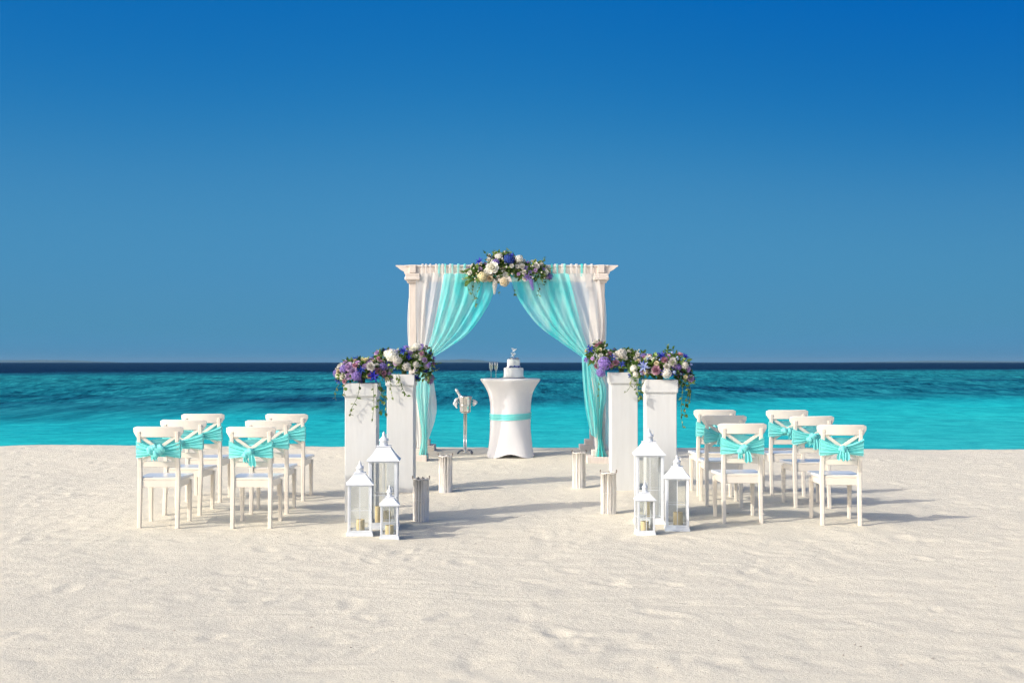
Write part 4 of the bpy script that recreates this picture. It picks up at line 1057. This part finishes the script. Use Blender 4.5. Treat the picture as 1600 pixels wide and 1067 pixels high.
# ------------------------------------------------------------------ chairs
def ypost(z):
    return (-.025 + .025 * z / .44) if z < .44 else (-.060 * ((z - .44) / .46) ** 1.15)
def make_chair():
    t = thing('wooden_chair', 'chair', 'chair', (0, 0, 0), 0, 'white wooden chairs in rows facing the sea')
    px = .170
    for s in (-1, 1):
        MB().bar([(s * px, ypost(z), z) for z in (-.03, .2, .44, .58, .72, .868)], [.034, .036, .038, .037, .036, .033], [.036, .038, .042, .036, .030, .026], .005).build('back_post', M['chair'], t)
        MB().bar([(s * .178, .375, -.03), (s * .180, .372, .40)], [.030, .042], [.030, .042], .005).build('front_leg', M['chair'], t)
    # curved top rail
    secs = []
    for i in range(17):
        u = i / 16 * 2 - 1; x = .222 * u; e = max(0, abs(u) - .86) / .14
        z0, z1 = .815 + .045 * e ** 2 + .0, .912 - .012 * e ** 2
        x -= .012 * u * 0
        y = ypost(.86) + .022 - .030 * (1 - u * u); th = .011
        c = .006
        secs.append([Vector((x, y - th + c, z0)), Vector((x, y + th - c, z0)), Vector((x, y + th, z0 + c)), Vector((x, y + th - .003, z1 - c)), Vector((x, y + th - .003 - c, z1)), Vector((x, y - th - .003 + c, z1)), Vector((x, y - th - .003, z1 - c)), Vector((x, y - th, z0 + c))])
    MB().sweep(None, secs).build('top_rail', M['chair'], t, False)
    for s in (-1, 1):
        off = .004 * s
        MB().bar([(-s * .160, ypost(.825) + off, .825), (0, ypost(.71) - .004 + off, .71), (s * .160, ypost(.59) + off, .59)], .030, .010, .002, wdir=(.55 * s, 0, .83)).build('cross_slat', M['chair'], t)
    MB().box(-px + .018, px - .018, ypost(.57) - .010, ypost(.57) + .010, .545, .598, .004).build('lower_rail', M['chair'], t)
    # seat: slightly wider at the front, rounded edge, dished
    P = []
    n = 12
    for i in range(n + 1):
        v = i / n; y = .022 + .40 * v; hw = .190 + .022 * v
        if i == n: hw -= .008
        row = []
        for j in range(13):
            u = j / 12 * 2 - 1
            row.append((hw * u, y, .452 - .007 * (1 - u * u) * math.sin(PI * v)))
        P.append(row)
    st = MB().grid([r for r in P][::-1])
    lo_ = [[(x, y, .428) for (x, y, z) in r] for r in P]; st.grid(lo_)
    edge = P[0] + [r[-1] for r in P[1:]] + P[-1][::-1][1:] + [r[0] for r in P[::-1]][1:]
    st.grid([[(x, y, .428) for x, y, z in edge], edge])
    st.build('seat', M['seat'], t)
    MB().box(-px + .02, px - .02, -.012, .024, .428, .449, .004).build('seat_back_edge', M['chair'], t)
    MB().box(-px + .018, px - .018, -.012, .012, .362, .427, .003).build('rear_apron', M['chair'], t)
    MB().box(-.158, .158, .362, .384, .362, .427, .003).build('front_apron', M['chair'], t)
    for s in (-1, 1): MB().box(s * .176 - .010, s * .176 + .010, .022, .352, .362, .427, .003).build('side_apron', M['chair'], t)
    return t

def sash_meshes(seed, style):
    """wrap round both posts with pleated fans pulled into a knot at the back"""
    r = random.Random(seed); px = .196
    band = MB(); zc = .708; kz = zc - .010 + r.uniform(-.015, .015); kx = r.uniform(-.02, .02)
    NV = 34
    ph = [r.uniform(0, 6.28) for _ in range(6)]
    pl = lambda v: .5 * math.sin(v * 26 + ph[0]) + .35 * math.sin(v * 43 + ph[1]) + .25 * math.sin(v * 17 + ph[2])
    def hspan(x):                                           # half height of the wrap at x
        return .075 * (.92 + .08 * math.sin(x * 9 + ph[3]))
    # front band (seat side) and side wraps
    P = []
    path = [(-px, ypost(.7) - .012), (-px - .004, ypost(.7) + .004), (-px + .004, ypost(.7) + .024)] + [(-px + .02 + (2 * px - .04) * k / 14, ypost(.7) + .027 - .006 * math.sin(PI * k / 14)) for k in range(15)] + [(px - .004, ypost(.7) + .024), (px + .004, ypost(.7) + .004), (px, ypost(.7) - .012)]
    for (x, y) in path:
        row = []
        for j in range(NV):
            v = j / (NV - 1); z = zc + .012 * (1 - abs(x) / px) + (v - .5) * 2 * hspan(x) * (1.08 + .12 * (1 - abs(x) / px))
            row.append((x, y + (ypost(z) - ypost(.7)) + .005 * pl(v), z))
        P.append(row)
    band.grid(P)
    # pleated fans at the back
    for s in (-1, 1):
        P = []
        for i in range(22):
            u = i / 21; x = s * px + (kx - s * px) * u
            h = (.081 - .054 * u ** .85); zc2 = zc + (kz - zc) * u ** 1.3 - .008 * math.sin(PI * u)
            row = []
            for j in range(NV):
                v = j / (NV - 1); z = zc2 + (v - .5) * 2 * h
                y = ypost(.7) - .024 - .022 * u + (ypost(z) - ypost(.7)) * .5 - (.006 + .011 * u) * pl(v + .004 * s)
                row.append((x, y, z))
            P.append(row)
        band.grid(P)
    yk = ypost(.7) - .055
    knot = MB()
    def lump(c, rad, seed2, fold=.18, nn=5):
        secs = []; rs = random.Random(seed2); a0 = rs.uniform(0, 6)
        for i in range(10):
            th = PI * (.04 + .92 * i / 9); row = []
            for k in range(22):
                a = 2 * PI * k / 22; f = 1 + fold * math.sin(nn * a + a0 + 2.2 * math.cos(th)) + .08 * math.sin(11 * a + 3 * th)
                row.append(Vector((c[0] + rad[0] * math.sin(th) * math.cos(a) * f, c[1] + rad[1] * math.sin(th) * math.sin(a) * f, c[2] + rad[2] * math.cos(th) * (1 + .1 * math.sin(3 * a)))))
            secs.append(row)
        knot.sweep(None, secs)
    lump((kx, yk, kz), (.040, .030, .036), seed + 1)
    tails = MB()
    def strip(pts, w0, w1, ncr, seed2):
        """hanging gathered cloth tail widening from w0 to w1"""
        c = curve(pts, 16); rs = random.Random(seed2); p0 = rs.uniform(0, 6); P = []
        for i in range(16):
            t = i / 15; w = w0 + (w1 - w0) * t ** .8
            P.append([(c[i][0] + (j / 16 * 2 - 1) * w, c[i][1] - .010 * math.sin(ncr * j / 16 * 2 * PI + p0 + t) * (.4 + .8 * t), c[i][2] + (.010 * math.sin(j * .9 + p0) * t)) for j in range(17)])
        tails.grid(P)
    def loop(sx, L, wd, droop, seed2):
        rs = random.Random(seed2); P = []
        for i in range(18):
            t = i / 17; a = PI * 2 * t
            ex = L * .5 * (1 - math.cos(a)); th_ = .026 * math.sin(a)
            row = []
            for j in range(12):
                v = j / 11 * 2 - 1; w = wd * (.35 + .65 * math.sin(PI * min(1, ex / L * .9)) )
                row.append((kx + sx * (ex * .9) , yk - .012 + th_ * .9 + .006 * math.sin(v * 7 + seed2), kz + v * w - droop * (ex / L) ** 1.5 + .004 * math.sin(5 * v + 4 * t)))
            P.append(row)
        tails.grid(P)
    if style == 0:                                   # full rosette of folded cloth
        for k, (dx, dz, q) in enumerate(((-.040, .004, .040), (.038, .012, .042), (.0, -.028, .038), (-.012, .024, .030), (.022, -.012, .036))): lump((kx + dx, yk - .010, kz + dz), (q, .024, q * 1.05), seed + 10 + k, .24, 3)
        strip([(kx - .01, yk, kz - .03), (kx - .016, yk - .012, kz - .055), (kx - .01, yk - .01, kz - .085)], .022, .030, 2, seed)
    elif style == 1:                                 # tail falling to the right below the knot
        lump((kx - .028, yk - .010, kz - .026), (.032, .022, .030), seed + 10, .25, 4)
        lump((kx + .012, yk - .012, kz + .010), (.030, .022, .024), seed + 11, .22, 3)
        strip([(kx + .012, yk - .012, kz - .005), (kx + .028, yk - .022, kz - .05), (kx + .034, yk - .018, kz - .125)], .016, .036, 2, seed)
        strip([(kx - .02, yk - .006, kz - .02), (kx - .035, yk - .012, kz - .05), (kx - .03, yk - .01, kz - .09)], .014, .024, 2, seed + 2)
    elif style == 2:                                 # broad pointed tail
        lump((kx, yk - .010, kz + .012), (.026, .022, .026), seed + 10, .2, 4)
        strip([(kx - .010, yk - .012, kz + .012), (kx - .024, yk - .024, kz - .04), (kx - .022, yk - .020, kz - .085)], .014, .046, 2.5, seed)
        strip([(kx + .010, yk - .012, kz + .012), (kx + .022, yk - .022, kz - .04), (kx + .020, yk - .022, kz - .095)], .014, .040, 2, seed + 3)
    else:                                            # small knot with a puffed loop to one side
        lump((kx - .05, yk - .012, kz + .006), (.036, .022, .032), seed + 10, .25, 4)
        lump((kx - .01, yk - .012, kz - .022), (.026, .020, .026), seed + 12, .22, 3)
        strip([(kx + .006, yk - .008, kz - .006), (kx + .012, yk - .018, kz - .035), (kx + .006, yk - .015, kz - .075)], .014, .026, 2, seed)
    return band, knot, tails
SASH = {}
def place_sash(style, label, loc, rz):
    seed = 50 + style * 13 + len(SASH)
    o = thing('chair_sash', label, 'sash', loc, rz, 'aqua sashes tied round the chairs'); SASH[label] = o
    b, k, t = sash_meshes(seed, style)
    b.build('wrap', M['sash'], o, True); k.build('knot', M['sash'], o, True); t.build('sash_tail', M['sash'], o, True); return o

chair0 = None
CH = [  # x, y of the back feet, turn in degrees, sash style, where
    (-3.179, 10.79, 1, 0, 'front row outer left, nearest the camera at the far left'),
    (-3.172, 11.54, -2, 3, 'second row outer left'),
    (-3.205, 12.46, 0, 3, 'third row outer left'),
    (-2.350, 10.82, -1, 1, 'front row inner left'),
    (-2.350, 11.60, 1, 2, 'second row inner left'),
    (-2.360, 12.57, -1.5, 3, 'third row inner left'),
    (2.989, 10.90, -1, 2, 'front row outer right'),
    (2.988, 11.93, 3, 1, 'second row outer right'),
    (2.932, 12.75, 0, 3, 'third row outer right'),
    (2.109, 10.98, 1, 1, 'front row inner right'),
    (2.118, 11.98, -2, 2, 'second row inner right'),
    (2.143, 12.70, 1, 0, 'third row inner right')]
ROW = {'front': 'nearest the camera', 'second': 'in the middle', 'third': 'nearest the sea'}
for x, y, a, style, where in CH:
    w = where.split(',')[0].split(); rown, col, side = w[0], w[2], w[3]
    lab = 'white wooden chair %s in the %s column of the %s block' % (ROW[rown], col, side)
    tx, ty = random.Random(int(x * 100 + y * 10)).uniform(-.9, .5), random.Random(int(x * 50 + y * 7)).uniform(-.9, .9)
    loc = (x, y, low(x, y + .18, .25) - .006)
    if chair0 is None:
        chair0 = make_chair(); chair0.location = loc; chair0.rotation_euler = (0, 0, R(a)); chair0['label'] = lab
    else: co_ = copy_thing(chair0, lab, loc, R(a)); co_.rotation_euler = (R(tx), R(ty), R(a))
    place_sash(style, 'aqua sash on the chair %s, %s column, %s block' % (ROW[rown], col, side), loc, R(a)).rotation_euler = (R(tx), R(ty), R(a)) if chair0.location.x != x else (0, 0, R(a))

# ------------------------------------------------------------------ low islands on the horizon, seen through sea haze
def island(x, y, half, h, seed, label):
    r = np.random.default_rng(seed); n = 40; rows = []
    for i in range(n + 1):
        u = i / n * 2 - 1; prof = max(0, 1 - u * u) ** .8
        t = h * prof * (0.75 + 0.5 * float(fbm(np.array([u * 3 + seed]), np.array([seed * 1.7]), 3)[0] + .25))
        rows.append([(x + u * half, y - 400 * (1 - abs(u)) - 20, SEA_Z - 3), (x + u * half, y - 200 * (1 - abs(u)), SEA_Z + t * .7), (x + u * half, y, SEA_Z + t), (x + u * half, y + 300, SEA_Z - 3)])
    o = MB().grid(rows).build('island', M['island'], None, True); o['kind'] = 'structure'
island(-10100, 25000, 1900, 58, 2, '')
island(-1020, 25000, 820, 74, 5, '')
island(10000, 25200, 3200, 36, 9, '')
def build_haze():
    b = MB().box(-76000, 76000, -200, 34000, -14, 95, 0)
    o = b.build('haze', None); o['kind'] = 'stuff'
    k = NT('sea_haze'); k.out
    v = k.n('ShaderNodeVolumePrincipled', Density=HAZE)
    v.inputs['Color'].default_value = (0.24, 0.46, 0.68, 1)
    k.l(v.outputs[0], k.out.inputs['Volume'])
    o.data.materials.clear(); o.data.materials.append(k.m)
HAZE = 2.8e-5
build_haze()
